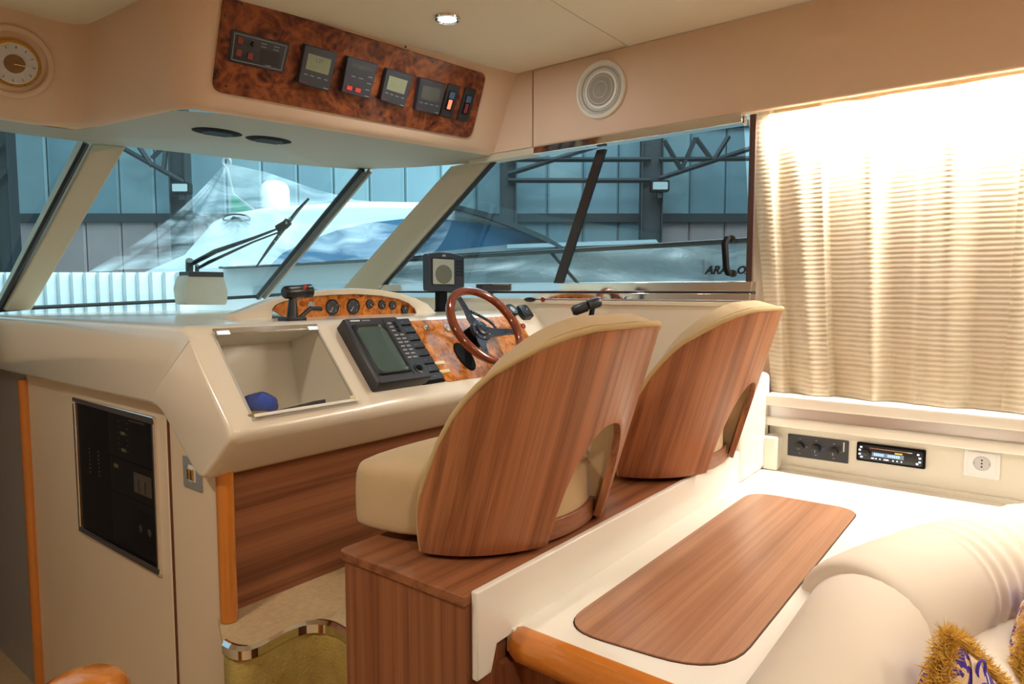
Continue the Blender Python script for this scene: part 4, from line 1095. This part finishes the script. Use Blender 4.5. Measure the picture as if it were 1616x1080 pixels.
# ================================================================ COUNTER
ZK = 1.0
t = thing('counter', (1.6, .45, .95), 'white counter with teak inlay and upstand aft of the helm seats', 'counter')
YA = .14
top = [V(.905, YA, .955), V(2.36, YA-.5, .955), V(2.36, .72, .955), V(.905, .72, .955)]
top = [V(.905, .20, .955), V(1.5, .20, .955), V(2.34, -.25, .955), V(2.34, .72, .955), V(.905, .72, .955)]
build('worktop', MB().prism(top, V(0, 0, ZK-.955)), gelw, t, bevel=.003)
mb = MB().prism([V(.812, .722, .945), V(.812, .722, 1.10), V(2.06, .722, 1.10), V(2.06, .722, .99), V(.865, .722, .99), V(.85, .722, .945)][::-1], V(0, -.014, 0))
build('upstand', mb, gelw, t, bevel=.003)
mb = MB().prism([V(.902, .71, .985)]+[V(.902, .71, .985)+V(0, -.0, 0)]*0+[V(.86, .71, .985), V(.86, .71, .95), V(.902, .71, .95)], V(0, -.03, 0)) if False else None
IC = [onz(*p, ZK) for p in [(912, 975), (1166, 784), (1366, 806), (1168, 1058)]]
ic = [(.985, .612), (1.945, .640), (1.985, .345), (1.025, .335)]
A0, A1 = onz(911, 969, ZK), onz(1172, 786, ZK); B0, B1 = onz(1172, 1039, ZK), onz(1354, 812, ZK)
D0 = onz(1010, 1024, ZK)
def linex(P, Q, x): return P.y+(Q.y-P.y)*(x-P.x)/(Q.x-P.x)
xl, xr = .958, 1.985
ic = [(xl, linex(A0, A1, xl)), (xr, linex(A0, A1, xr)), (xr+.01, linex(B0, B1, xr)), (xl+.03, linex(B0, B1, xl+.03))]
print('inlay', ic)
rpn = roundpoly(ic, [.085, .075, .065, .115], 8)
build('inlay_groove', MB().prism([V(x, y, ZK-.001) for x, y in rpn], V(0, 0, .0016)), mat('groove_dark', (.05, .02, .01), .7), t)
cx_ = sum(p[0] for p in rpn)/len(rpn); cy_ = sum(p[1] for p in rpn)/len(rpn)
rin = [(cx_+(x-cx_)*.996, cy_+(y-cy_)*.985) for x, y in rpn]
il = build('inlay_board', MB().prism([V(x, y, ZK) for x, y in rin], V(0, 0, .0035)), teak_inlay, t)
mb = MB().box(WORLD, .93, .95, -.3, .722, FZ, .955)
build('cabinet_side', mb, teak_z, t)
mb = MB().box(WORLD, .88, .935, .70, .721, FZ, .945); build('cabinet_post', mb, teak_z, t)
# cherry bullnose
mb = MB(); L = []
for y in (.706, .69, .30, -.1, -.3):
    x0 = .905; rr_ = .030 if y < .705 else .024
    L.append([V(x0+.012+(-rr_)*math.cos(a), y, .972+rr_*1.15*math.sin(a)) for a in [(-90+180*k/10)*PI/180 for k in range(11)]])
mb.loft(L); tag(build('counter_bullnose', mb, cherry, smooth=60), 'rounded orange cherry rail along the port edge of the white counter', 'trim')

# box at the forward end of the shelf
mb = MB().box(WORLD, 2.055, 2.33, .70, .80, ZP-.1, 1.325)
struct('trim_14', mb, gelw, 'white upright block between second seat and curtain', 'trim', bevel=.02)
# shelf and lower wall
XS = 2.29
struct('wall_right', MB().box(WORLD, 2.33, 2.345, -2.0, .70, .99, 1.235), sidepanel, 'cream panel holding the radio and the socket', 'wall')
sh = thing('shelf_rail', (XS, .0, 1.19), 'cream double rail with brushed aluminium strip under the curtain', 'rail')
z_t, z_b = onx(1300, 630, XS).z, onx(1300, 648, XS).z
z2t, z2b = onx(1300, 668, XS).z, onx(1300, 682, XS).z
print('rails', z_t, z_b, z2t, z2b)
build('top_rail', MB().rrect(Fr((0, .70, 0), (1, 0, 0), (0, 0, 1)), XS-.008, 2.42, z_b-.002, z_t, 0, 2.6, .006), gelw, sh, smooth=30)
build('aluminium_strip', MB().box(WORLD, XS+.018, XS+.03, -2.0, .70, z2b, z_t-.004), steel, sh)
build('lower_rail', MB().rrect(Fr((0, .70, 0), (1, 0, 0), (0, 0, 1)), XS-.004, 2.35, z2b, z2t, 0, 2.6, .006), gelw, sh, smooth=30)
struct('trim_15', MB().box(WORLD, 2.315, 2.335, -2.0, .70, ZK-.002, ZK+.014), sidepanel, 'cream fillet where the counter meets the radio panel', 'trim', bevel=.003)
struct('trim_16', MB().box(WORLD, 2.27, 2.335, .655, .705, ZK, 1.115), gelw, 'small stepped white block at the foot of the radio panel', 'trim', bevel=.008)

# controls
CFm = XF(2.33)
def pan(p0, p1, nn=0):
    a, b = CFm.px(*p0, nn), CFm.px(*p1, nn); return a, b
def quadfit(tl, tr, br, bl):
    q = [CFm.px(*p, .004) for p in (tl, tr, br, bl)]
    return (q[0][0]+q[3][0])/2, (q[1][0]+q[2][0])/2, (q[2][1]+q[3][1])/2, (q[0][1]+q[1][1])/2
u0, u1, v0, v1 = quadfit((1243, 686), (1339, 695), (1339, 730), (1243, 721))
ac = thing('climate_control', CFm.p((u0+u1)/2, v0), 'black climate control plate with three round knobs', 'control panel')
build('plate', MB().rrect(CFm, u0, u1, v0, v1, 0, .004, .003), charc, ac, bevel=.001)
W_, H_ = u1-u0, v1-v0
for i, a in enumerate((.21, .48, .77)):
    g = CFm.at(u0+W_*a, v0+H_*(.50 if i < 2 else .47), .004)
    kn = build('knob', MB().lathe(g, [(.0135, 0), (.0128, .013), (.010, .0145), (.001, .0145)], 24), black, ac)
    build('knob_mark', MB().box(g, -.001, .001, -.012, -.003, .0146, .0152), grey_ink, kn)
    if i == 1:
        for k in range(6):
            aa = math.radians(-100+k*28); build('blue_dot', MB().lathe(g.at(.0195*math.cos(aa), .0195*math.sin(aa)), [(.0022, 0), (.002, .0006), (.0001, .0006)], 8), blue_ring, ac)
    for s_ in (1, -1):
        build('print_line', MB().box(g, -.003, .003, s_*.024-.0012, s_*.024+.0012, 0, .0004), grey_ink, ac)
    build('print_line', MB().box(g, .020, .024, -.001, .001, 0, .0004), grey_ink, ac)
build('logo', MB().box(CFm, u0+W_*.915, u0+W_*.935, v0+H_*.50, v0+H_*.92, .004, .0045), white_ink, ac)
u0, u1, v0, v1 = quadfit((1352, 699), (1461, 709), (1461, 739), (1352, 728))
ra = thing('car_radio', CFm.p((u0+u1)/2, v0), 'black radio with glowing blue display between knob plate and socket', 'radio')
W_, H_ = u1-u0, v1-v0
build('surround', MB().rrect(CFm, u0, u1, v0, v1, 0, .008, .004), blackm, ra, bevel=.002)
R2 = CFm.at(u0, v0, .008)
build('faceplate', MB().rrect(R2, W_*.04, W_*.96, H_*.12, H_*.90, 0, .006, .006, taper=.002), black, ra)
R3 = R2.at(0, 0, .006)
build('disc_slot', MB().box(R3, W_*.20, W_*.82, H_*.76, H_*.80, 0, .001), chrome, ra)
dsp = build('display', MB().box(R3, W_*.24, W_*.70, H_*.36, H_*.58, 0, .0008), mat('display_grey', (.12, .15, .20), .3, emit=(.3, .45, .7), estr=.25), ra)
for a in (.27, .30, .33, .36, .39, .47, .50, .53, .56, .59, .62):
    build('lit_segment', MB().box(R3, W_*a, W_*(a+.022), H_*.40, H_*.54, .0008, .0014), glow_blue, dsp)
build('yellow_label', MB().box(R3, W_*.57, W_*.68, H_*.62, H_*.68, 0, .001), glow_yel, ra)
g = R3.at(W_*.14, H_*.50); build('volume_knob', MB().lathe(g, [(.012, 0), (.0115, .009), (.009, .011), (.001, .011)], 24), black, ra)
for a, b in ((.075, .78), (.055, .62), (.055, .40), (.085, .25), (.90, .74), (.925, .56), (.925, .36), (.89, .25)):
    build('lit_key', MB().rrect(R3, W_*a-.003, W_*a+.003, H_*b-.0022, H_*b+.0022, 0, .001, .001), glow_white, ra)
for a, w in ((.25, .02), (.30, .01), (.36, .01), (.45, .035), (.55, .01), (.61, .01), (.67, .01)):
    build('lit_key', MB().box(R3, W_*(a-w), W_*(a+w), H_*.22, H_*.27, 0, .001), glow_white, ra)
u0, u1, v0, v1 = quadfit((1521, 704), (1579, 712), (1579, 757), (1521, 752))
so_ = thing('power_socket', CFm.p((u0+u1)/2, v0), 'square white wall socket with round recess at the right', 'socket')
W_, H_ = u1-u0, v1-v0
fr_ = MB(); cu, cv = (u0+u1)/2, (v0+v1)/2
build('plate', MB().rrect(CFm, u0, u1, v0, v1, 0, .009, .003), whitep, so_, bevel=.0015)
build('insert', MB().rrect(CFm, u0+.010, u1-.010, v0+.010, v1-.010, .009, .0115, .003), whitep, so_, bevel=.0008)
g = CFm.at(cu, cv, .0115)
build('recess', MB().lathe(g, [(.021, 0), (.020, .0015), (.0185, .0002), (.001, .0002)], 32), mat('socket_shade', (.55, .55, .56), .4), so_)
for k in (-.0095, 0, .0095): build('pin_hole', MB().lathe(g.at(k*0, k, .0004), [(.0026, 0), (.0026, .0006), (.0001, .0006)], 10), black, so_)
for k in (-.0185, .0185): build('earth_clip', MB().box(g, k-.002, k+.002, -.004, .004, .0002, .002), greyp, so_)

# ================================================================ CURTAINS
def curtain(y0t, y0b, y1t, y1b, seed, label, folds):
    rnd_ = random.Random(seed); ph = [rnd_.uniform(0, 6.28) for _ in range(6)]
    zt, zb = 2.215, z_t+.002
    def f(a, b):
        yt = y0t+(y1t-y0t)*a; yb = y0b+(y1b-y0b)*a
        z = zb+(zt-zb)*b; bb = b
        y = yb+(yt-yb)*bb
        w = (.004+.009*abs(math.sin(a*4+ph[3])))*math.sin(a*folds*2*PI+ph[0]+.6*math.sin(a*5+ph[1]))+.006*math.sin(a*folds*4.3*PI+ph[2]+b*.8)
        for (c, wd, am) in pleats: 
            d = (a-c-.02*(b-.5)); w += am*math.tanh(d/wd)*math.exp(-(d/.09)**2)
        return V(2.362+w*(.7+.3*(1-b))-.012*(1-b), y, z)
    return f
pleats = [(.09, .006, .016), (.305, .004, .020), (.52, .02, .010), (.66, .02, -.012), (.86, .03, .010)]
mb = MB().grid(curtain(.815, .705, .045, .06, 3, '', 3.2), 240, 40)
for p in mb.v: pass
c1 = build('curtain', mb, curt, smooth=180)
tag(c1, 'cream striped pleated curtain covering the window beside the second helm seat', 'curtain', 'curtains on the starboard side')
pleats = [(.2, .01, .01), (.6, .01, .01)]
mb = MB().grid(curtain(.048, .066, -.9, -.9, 8, '', 4), 200, 40)
c2 = build('curtain', mb, curt, smooth=180)
c2.location.x -= .014
tag(c2, 'cream striped curtain cut off by the right picture edge', 'curtain', 'curtains on the starboard side')
mb = MB().box(WORLD, 2.352, 2.358, -.9, .82, 2.215, 2.235)
tag(build('curtain_track', mb, whitep), 'white curtain track behind the peach valance', 'track')

# ================================================================ SOFA
def bolster(path, r, label, name, seamr=True, wr=0.0, wrr=None, cat='sofa bolster'):
    P = smoothline(path, 34); n_ = len(P); loops = []; R = []
    for i in range(n_):
        t_ = i/(n_-1); e = min(t_, 1-t_)
        k = 1 if e > .07 else .80+.20*math.sqrt(max(0, 1-(1-e/.07)**2))
        if wrr and wrr[0] < t_ < wrr[1]: k += wr*math.sin((t_-wrr[0])*130)
        R.append(r*k)
    mb = MB(); mb.tube(P, R, 28); return mb
sofa = thing('sofa', (1.6, -.1, FZ), 'cream suede corner sofa with round bolster back at the lower right', 'sofa')
mb = bolster([V(.62, .222, .960), V(.9, .222, .960), V(1.2, .222, .962), V(1.47, .225, .965)], .108, '', '')
build('back_roll', mb, sofa_m, sofa, smooth=75)
mb = bolster([V(1.36, .245, .965), V(1.58, .180, .962), V(1.78, .095, .96), V(2.05, -.05, .96), V(2.22, -.22, .96)], .125, '', '', wr=.022, wrr=(.35, .72))
build('back_roll', mb, sofa_m, sofa, smooth=75)
mb = MB(); mb.tube(smoothline([V(.62, .10, .76), V(1.2, .10, .76), V(1.55, .06, .76), V(1.85, -.09, .76), V(2.1, -.3, .76)], 6), .13, 24, flat=1.3)
build('back_cushion', mb, sofa_m, sofa, smooth=75)
mb = MB().prism([V(*p, .50) for p in roundpoly([(.62, -.6), (.62, .14), (1.5, .14), (2.28, -.25), (2.28, -.9), (1.6, -.9)], .06, 4)], V(0, 0, .22))
build('seat_cushion', mb, sofa_m, sofa, bevel=.04, seg=5)

# fringed cushions
def pillow_fabric():
    m = bpy.data.materials.new('brocade'); m.use_nodes = True; nt = m.node_tree; b = nt.nodes['Principled BSDF']; b.inputs['Roughness'].default_value = .6
    tc = nt.nodes.new('ShaderNodeTexCoord'); 
    w = nt.nodes.new('ShaderNodeTexVoronoi'); w.inputs['Scale'].default_value = 30; w.feature = 'SMOOTH_F1'
    n = nt.nodes.new('ShaderNodeTexNoise'); n.inputs['Scale'].default_value = 18; n.inputs['Distortion'].default_value = 2
    nt.links.new(tc.outputs['Object'], w.inputs['Vector']); nt.links.new(tc.outputs['Object'], n.inputs['Vector'])
    r = ramp(nt, [(.47, (.06, .03, .36)), (.50, (.85, .62, .32)), (.56, (.88, .70, .45)), (.60, (.70, .40, .25))], n.outputs['Fac'])
    r.color_ramp.interpolation = 'CONSTANT'
    nt.links.new(r.outputs[0], b.inputs['Base Color']); return m
brocade = pillow_fabric()
def cushion(name, F, w_, h_, th, label):
    t = thing(name, F.o, label, 'cushion')
    mb = MB()
    def face(s):
        return lambda a, b: F.p(w_*(a-.5), h_*(b-.5), s*th*(max(0, 1-(2*a-1)**4)*max(0, 1-(2*b-1)**4))**.6)
    mb.grid(face(1), 18, 18); mb.grid(face(-1), 18, 18)
    build('cushion_cover', mb, brocade, t, smooth=80)
    # woven border bands on the face
    bnd = mat('border_cream', (.86, .66, .48), .7); vio = mat('violet_thread', (.07, .04, .42), .6)
    fz = face(1)
    def strip(a0, a1, m_, nm, lift):
        mb = MB(); mb.grid(lambda a, b: fz(a0+(a1-a0)*a, .04+.92*b)+F.N*lift, 4, 24); build(nm, mb, m_, t, solid=.001)
    strip(.10, .24, bnd, 'border_band', .003); strip(.245, .262, vio, 'violet_stripe', .0035); strip(.27, .285, whitep, 'white_stripe', .0035); strip(.29, .33, vio, 'violet_stripe', .0035)
    for k in range(9):
        c = fz(.17, .08+k*.105)+F.N*.005
        mb = MB(); mb.tube([c+F.U*.016*math.cos(a*PI/10)+F.V*.013*math.sin(a*PI/10) for a in range(20)], .0022, 5, True); build('violet_loop', mb, vio, t)
    # fringe
    mb = MB(); rg = random.Random(5)
    per = []
    for k in range(520):
        s_ = k/520*4; sd = int(s_); q = s_-sd
        u, v, du, dv = [(-.5+q, -.5, 0, -1), (.5, -.5+q, 1, 0), (.5-q, .5, 0, 1), (-.5, .5-q, -1, 0)][sd]
        for _ in range(22):
            p = F.p(w_*u, h_*v, rg.uniform(-.012, .012)); d = ((F.U*du+F.V*dv)*rg.uniform(-.2, 1)+F.U*rg.uniform(-.7, .7)+F.V*rg.uniform(-.7, .7)+F.N*rg.uniform(-1, 1)).normalized()*rg.uniform(.014, .024)
            e = V(rg.uniform(-1, 1), rg.uniform(-1, 1), rg.uniform(-1, 1)).normalized()*.0009
            mb.add([p-e, p+e, p+d*.6+e*.9, p+d*.6-e*.9, p+d], [(0, 1, 2, 3), (3, 2, 4)])
    f_ = build('fringe', mb, gold_fr, t, weld=False); f_['kind'] = 'stuff'
    return t
dd = (rt*.8+fwh*.6).normalized(); th_ = math.radians(36)
Uc, Vc = dd*math.cos(th_)-V(0, 0, math.sin(th_)), dd*math.sin(th_)+V(0, 0, math.cos(th_))
c0 = onx(1500, 1002, 1.10)
cushion('tasselled_cushion', Fr(c0+Uc*.14-Vc*.14, Uc, Vc), .28, .28, .045, 'violet and gold brocade cushion with thick gold fringe, leaning on the sofa roll')
c1_ = onx(1652, 900, 1.62)
cushion('tasselled_cushion', Fr(c1_+Uc*.14-Vc*.14, Uc, Vc), .28, .28, .045, 'second gold fringed cushion cut off by the right picture edge')

# ================================================================ OUTSIDE: hangar, neighbouring yacht
HD = 16.0
fh = V(math.cos(YAW), math.sin(YAW), 0)
HF = Fr(fh*HD, rt, (0, 0, 1))           # faces the camera? U right, V up, N = U x V
HZ = lambda x, y: (HF.px(x, y))
hm1 = mat('hangar_panel', (0.19, 0.31, 0.36), .5, var=.25, vscale=.8)
hm2 = mat('hangar_panel_low', (0.40, 0.33, 0.33), .35, var=.15, vscale=1.2)
hm3 = mat('hangar_panel_pale', (0.24, 0.37, 0.41), .5, var=.25, vscale=.8)
struct('floor', MB().box(WORLD, -8, 26, -14, 26, -3.05, -3.0), concrete, 'hangar floor outside', 'floor')
hw = thing('wall_4', HF.p(0, -3), 'corrugated pale blue hangar wall behind the neighbouring yacht', 'wall'); hw['kind'] = 'structure'
zb_l = HF.px(150, 345)[1]
zmid = zb_l
def corr(F, u0, u1, v0, v1, n_ridge=9, d=.010):
    mb = MB(); m_ = n_ridge*2
    pts = []
    for k in range(m_+1):
        u = u0+(u1-u0)*k/m_; n_ = d if k % 2 else 0
        if k in (0, m_): n_ = -.03
        pts.append((u, n_))
    mb.loft([[F.p(u, v0, n_) for u, n_ in pts], [F.p(u, v1, n_) for u, n_ in pts]], closed=False); return mb
pw = .84
build('gap_block_sheet', MB().box(HF, -17*pw, 14*pw, -3, 9.5, -.2, -.1), steelgrey, hw)  # added dark sheet, keeps sky light from showing through the panel gaps
k0, k1 = -17, 14
for k in range(k0, k1):
    u = k*pw
    o = build('cladding_panel', corr(HF, u, u+pw-.015, zmid+.06, 9.5), [hm1, hm3, hm1][k % 3], hw)
    px_ = CX+FPX*(u/HD)
    low = hm2 if (px_ < 330 or px_ > 1030) else hm1
    o = build('cladding_panel', corr(HF, u, u+pw-.015, -3, zmid-.06), low, hw)
build('girt', MB().box(HF, k0*pw, k1*pw, zmid-.10, zmid+.10, .02, .16), steelgrey, hw)
build('girt', MB().box(HF, k0*pw, k1*pw, zmid+2.1, zmid+2.25, .02, .14), steelgrey, hw)
build('girt', MB().box(HF, k0*pw, k1*pw, zmid-2.3, zmid-2.15, .02, .14), steelgrey, hw)
def column(x, w_, lab, tr=1):
    HC = HF.at(0, 0, 1.0)
    u = HC.px(x, 400)[0]; t = thing('hangar_column', HC.p(u, -3), lab, 'column')
    build('web', MB().box(HC, u-w_/2, u+w_/2, -3, 9, -.1, -.06), steelgrey, t)
    build('flange', MB().box(HC, u-w_/2-.03, u-w_/2, -3, 9, -.2, .06), steelgrey, t)
    build('flange', MB().box(HC, u+w_/2, u+w_/2+.03, -3, 9, -.2, .06), steelgrey, t)
    return t, u
C_ = {}
for x, w_, lab in ((8, .40, 'steel hangar column at the far left'), (286, .32, 'steel hangar column above the left floodlight'), (802, .32, 'steel hangar column left of the side window mullion'), (1027, .42, 'steel hangar column near the middle of the side window')):
    C_[x] = column(x, w_, lab)
def truss(pix, lab, th=.10):
    HC = HF.at(0, 0, 1.05); pts = [(HC.px(*a), HC.px(*b)) for a, b in pix]
    t = thing('roof_truss', HC.p(*pts[0][0]), lab, 'truss')
    for a, b in pts:
        build('strut', MB().tube([HC.p(*a), HC.p(*b)], th, 4), steelgrey, t)
truss([((196, 235), (290, 288)), ((215, 225), (240, 262)), ((262, 228), (258, 268)), ((262, 228), (240, 250)), ((170, 222), (300, 226))], 'diagonal steel truss seen left of the left floodlight', .055)
truss([((1040, 282), (1210, 226)), ((1040, 252), (1210, 250)), ((1048, 222), (1075, 268)), ((1098, 218), (1125, 255)), ((1075, 268), (1098, 218)), ((1125, 255), (1150, 215)), ((800, 252), (1027, 252)), ((802, 275), (950, 228)), ((1027, 285), (802, 285))], 'steel roof truss crossing the right part of the side window', .055)
truss([((0, 226), (-60, 300)), ((8, 268), (-20, 300))], 'steel brace at the far left edge', .06)
for x, y, lab in ((286, 297, 'square floodlight on the hangar column left of the wrapped yacht'), (1041, 294, 'square floodlight on the hangar column in the side window')):
    HC = HF.at(0, 0, 1.3); u, v = HC.px(x, y); t = thing('floodlight', HC.p(u, v), lab, 'lamp')
    build('housing', MB().rrect(HC, u-.20, u+.20, v-.12, v+.12, -.1, .06, .03), black, t)
    build('lens', MB().rrect(HC, u-.16, u+.16, v-.08, v+.08, .06, .075, .02), flood, t)
    build('bracket', MB().box(HC, u-.05, u+.05, v-.25, v-.10, -.1, 0), steelgrey, t)

# neighbouring yacht, parallel to the far wall view, placed 8-9 m away
NF = Fr(fh*9.0, rt, (0, 0, 1))
ny = thing('neighbour_yacht', NF.p(-2, -3), 'large white motor yacht shrouded in clear plastic outside the windshield', 'yacht')
def npoly(pix, n0_, n1_, m_, name, parent=ny, bevel=0, **k):
    q = [NF.px(*p, n0_) for p in pix]
    return build(name, MB().prism([NF.p(u, v, n0_) for u, v in q], NF.N*(n1_-n0_)), m_, parent, bevel=bevel, **k)
N_s = 1 if NF.N.dot(fh) < 0 else -1
def Q(pix, n_): return [NF.px(*p, n_*N_s) for p in pix]
def slab(pix, near, far, m_, name, parent=ny, bevel=0, shrink=0, smooth=40):
    q = Q(pix, near); cx_ = sum(a for a, b in q)/len(q); cy_ = sum(b for a, b in q)/len(q)
    L = [[NF.p(u, v, far*N_s) for u, v in q], [NF.p(u, v, (near-.15)*N_s) for u, v in q]]
    L.append([NF.p(u+(cx_-u)*shrink, v+(cy_-v)*shrink, near*N_s) for u, v in q])
    return build(name, MB().loft(L), m_, parent, bevel=bevel, smooth=smooth)
house = [(150, 460), (285, 402), (330, 350), (358, 336), (420, 326), (540, 318), (600, 317), (660, 318), (720, 324), (765, 336), (815, 354), (860, 374), (893, 392), (930, 425), (930, 460)]
slab(house, .8, -2.5, hullw, 'deckhouse', shrink=.01, bevel=.08)
bw = slab([(424, 420), (445, 400), (480, 382), (530, 364), (580, 352), (640, 345), (700, 346), (760, 353), (815, 365), (858, 378), (820, 384), (700, 396), (600, 406), (500, 415)], .86, .5, boatglass, 'side_window_band', shrink=.005)
slab([(715, 322), (765, 334), (815, 352), (862, 373), (893, 392), (893, 397), (858, 380), (810, 359), (760, 341), (715, 328)], 1.0, .7, steelgrey, 'roof_rail')
slab([(800, 386), (1035, 378), (1040, 384), (800, 392)], 1.0, -.5, hullg, 'aft_coaming')
hull = [(-60, 470), (100, 440), (345, 424), (560, 413), (690, 405), (1170, 380), (1330, 372), (1330, 800), (-60, 800)]
slab(hull, 1.6, -2.5, hullb, 'hull', shrink=.0)
slab([(345, 421), (560, 410), (690, 402), (1170, 376), (1330, 368), (1330, 373), (1170, 381), (690, 406), (560, 414), (345, 424)], 1.75, 1.4, steelgrey, 'rub_rail')
slab([(620, 432), (900, 424), (1330, 414), (1330, 440), (620, 455)], 1.63, 1.5, hullg, 'grey_band')
slab([(400, 452), (600, 446), (600, 460), (400, 464)], 1.63, 1.5, hullg, 'grey_band')
q = NF.px(1150, 427, 2.06*N_s)
TF = NF if N_s > 0 else Fr(NF.o, NF.U, NF.V)
text(NF.at(0, 0, 2.06*N_s), q[0], q[1], .115, 'ARA   OZ', black, ny, depth=.01, shear=.3, bold=.004)
slab([(1113, 405), (1119, 405), (1117, 450), (1111, 450)], 1.72, 1.6, greyp, 'stanchion')
# radar dome, emblem
u, v = NF.px(422, 322, 0)
DF = Fr(NF.p(u, v, -.3*N_s), (1, 0, 0), (0, 1, 0))
build('radar_dome', MB().lathe(DF, [(.15, -.1), (.19, .0), (.19, .22), (.17, .29), (.12, .335), (.05, .35), (.001, .352)], 24), whitep, ny)
q = NF.px(374, 353, .83*N_s); EF = NF.at(q[0], q[1], .84*N_s)
em = MB(); em.tube([EF.p(.165*math.cos(a*PI/12), .05+.06*math.sin(a*PI/12), 0) if a <= 12 else EF.p(.165*math.cos(a*PI/12), .05+.02*math.sin(a*PI/12), 0) for a in range(24)], .012, 5, True)
build('emblem', em, steelgrey, ny)
em = MB(); em.tube([EF.p(-.15, -.01), EF.p(-.08, .03), EF.p(-.03, .075), EF.p(.03, .06), EF.p(.08, .03), EF.p(.15, -.01)], [.006, .02, .03, .03, .02, .006], 6, flat=.5); build('emblem_wings', em, steelgrey, ny)
# green cloth triangle
q = Q([(366, 308), (400, 333), (366, 334)], .3); tag(build('green_flag', MB().prism([NF.p(u, v, .3*N_s) for u, v in q], NF.N*.02*N_s), green_c), 'green triangular cloth under the plastic tent', 'flag')
# plastic tent
apex = NF.p(*NF.px(358, 262, .2*N_s), .2*N_s)
def tent():
    base = [(140, 430, 1.6), (200, 425, 1.7), (300, 424, 1.8), (400, 420, 1.8), (500, 414, 1.8), (600, 408, 1.8), (680, 402, 1.8)]
    top = [(358, 258, .2), (358, 258, .2), (360, 258, .2), (420, 272, .3), (490, 296, .4), (560, 316, .5), (720, 328, .7)]
    def pt(L, a):
        s = a*(len(L)-1); i = min(int(s), len(L)-2); q = s-i
        P = [NF.p(*NF.px(x, y, n_*N_s), n_*N_s) for x, y, n_ in (L[i], L[i+1])]
        return P[0].lerp(P[1], q)
    def f(a, b):
        p = pt(base, a).lerp(pt(top, a), b)
        w_ = .05*math.sin(a*60)*(1-b)+.03*math.sin(a*23+2)
        sag = .25*math.sin(b*PI)
        return p+NF.N*N_s*(w_-sag*.4)+V(0, 0, -sag*.3)
    return MB().grid(f, 90, 24)
tn = build('plastic_tent', tent(), wrap, smooth=180); tag(tn, 'translucent plastic tent stretched over the neighbouring yacht', 'plastic sheet')
def sheet():
    def f(a, b):
        x = 600+760*a; y0, y1 = 460, 412-38*a+2
        n_ = 1.95+.05*math.sin(a*40)+.03*math.sin(b*9+a*13)
        return NF.p(*NF.px(x, y0+(y1-y0)*b, n_*N_s), n_*N_s)
    return MB().grid(f, 80, 10)
tag(build('plastic_sheet', sheet(), wrap2, smooth=180), 'clear crinkled plastic sheet over the hull seen through the side window', 'plastic sheet')
# ropes/shackles at tent apex
sk_ = thing('hoist_shackles', apex, 'steel shackles at the peak of the plastic tent', 'shackle')
for k in range(3):
    c = apex+V(0, 0, .05+.11*k); build('ring', MB().tube([c+rt*.05*math.cos(a*PI/8)+V(0, 0, .06*math.sin(a*PI/8)) for a in range(16)], .016, 6, True), greyp, sk_)
build('rope', MB().tube([apex, NF.p(*NF.px(368, 306, .2*N_s), .2*N_s), NF.p(*NF.px(402, 332, .2*N_s), .2*N_s)], .014, 5), greyp, sk_)
# white covered hull at the left with vertical seams
WFm = Fr(fh*7.2, rt, (0, 0, 1)); ns = 1 if WFm.N.dot(fh) < 0 else -1
cv = thing('covered_boat', WFm.p(-4, -3), 'long white wrapped boat hull with vertical seams at the left', 'boat cover')
a, b = WFm.px(-120, 430), WFm.px(296, 426)
N_ = 20
for k in range(N_):
    u = a[0]+(b[0]-a[0])*k/N_; du = (b[0]-a[0])/N_
    mb = MB(); mb.loft([[WFm.p(u+.006, z, 0), WFm.p(u+du*.5, z, .05*ns), WFm.p(u+du-.006, z, 0), WFm.p(u+du-.006, z, -.6*ns), WFm.p(u+.006, z, -.6*ns)] for z in (-2.5, a[1]-.03, a[1])])
    build('wrap_panel', mb, mat('white_wrap', (.86, .94, .96), .4) if k == 0 else bpy.data.materials['white_wrap'], cv, smooth=60)
# own side rail outside
ry = 2.86
p0 = onx(1180, 376, ry); p1 = onx(640, 411, ry)
gr = thing('guard_rail', onx(900, 447, ry), 'dark steel guard rail on our own side deck outside the side window', 'rail')
build('top_tube', MB().tube([p0+V(0, -.6, 0), p1], .011, 8), alu_dark, gr)
build('stanchion', MB().tube([onx(868, 397, ry), onx(925, 462, ry)], .010, 8), alu_dark, gr)
struct('floor', MB().box(WORLD, 2.47, 3.1, -2.6, 4.5, 1.20, 1.24), gelw, 'white side deck outside the side window', 'floor')
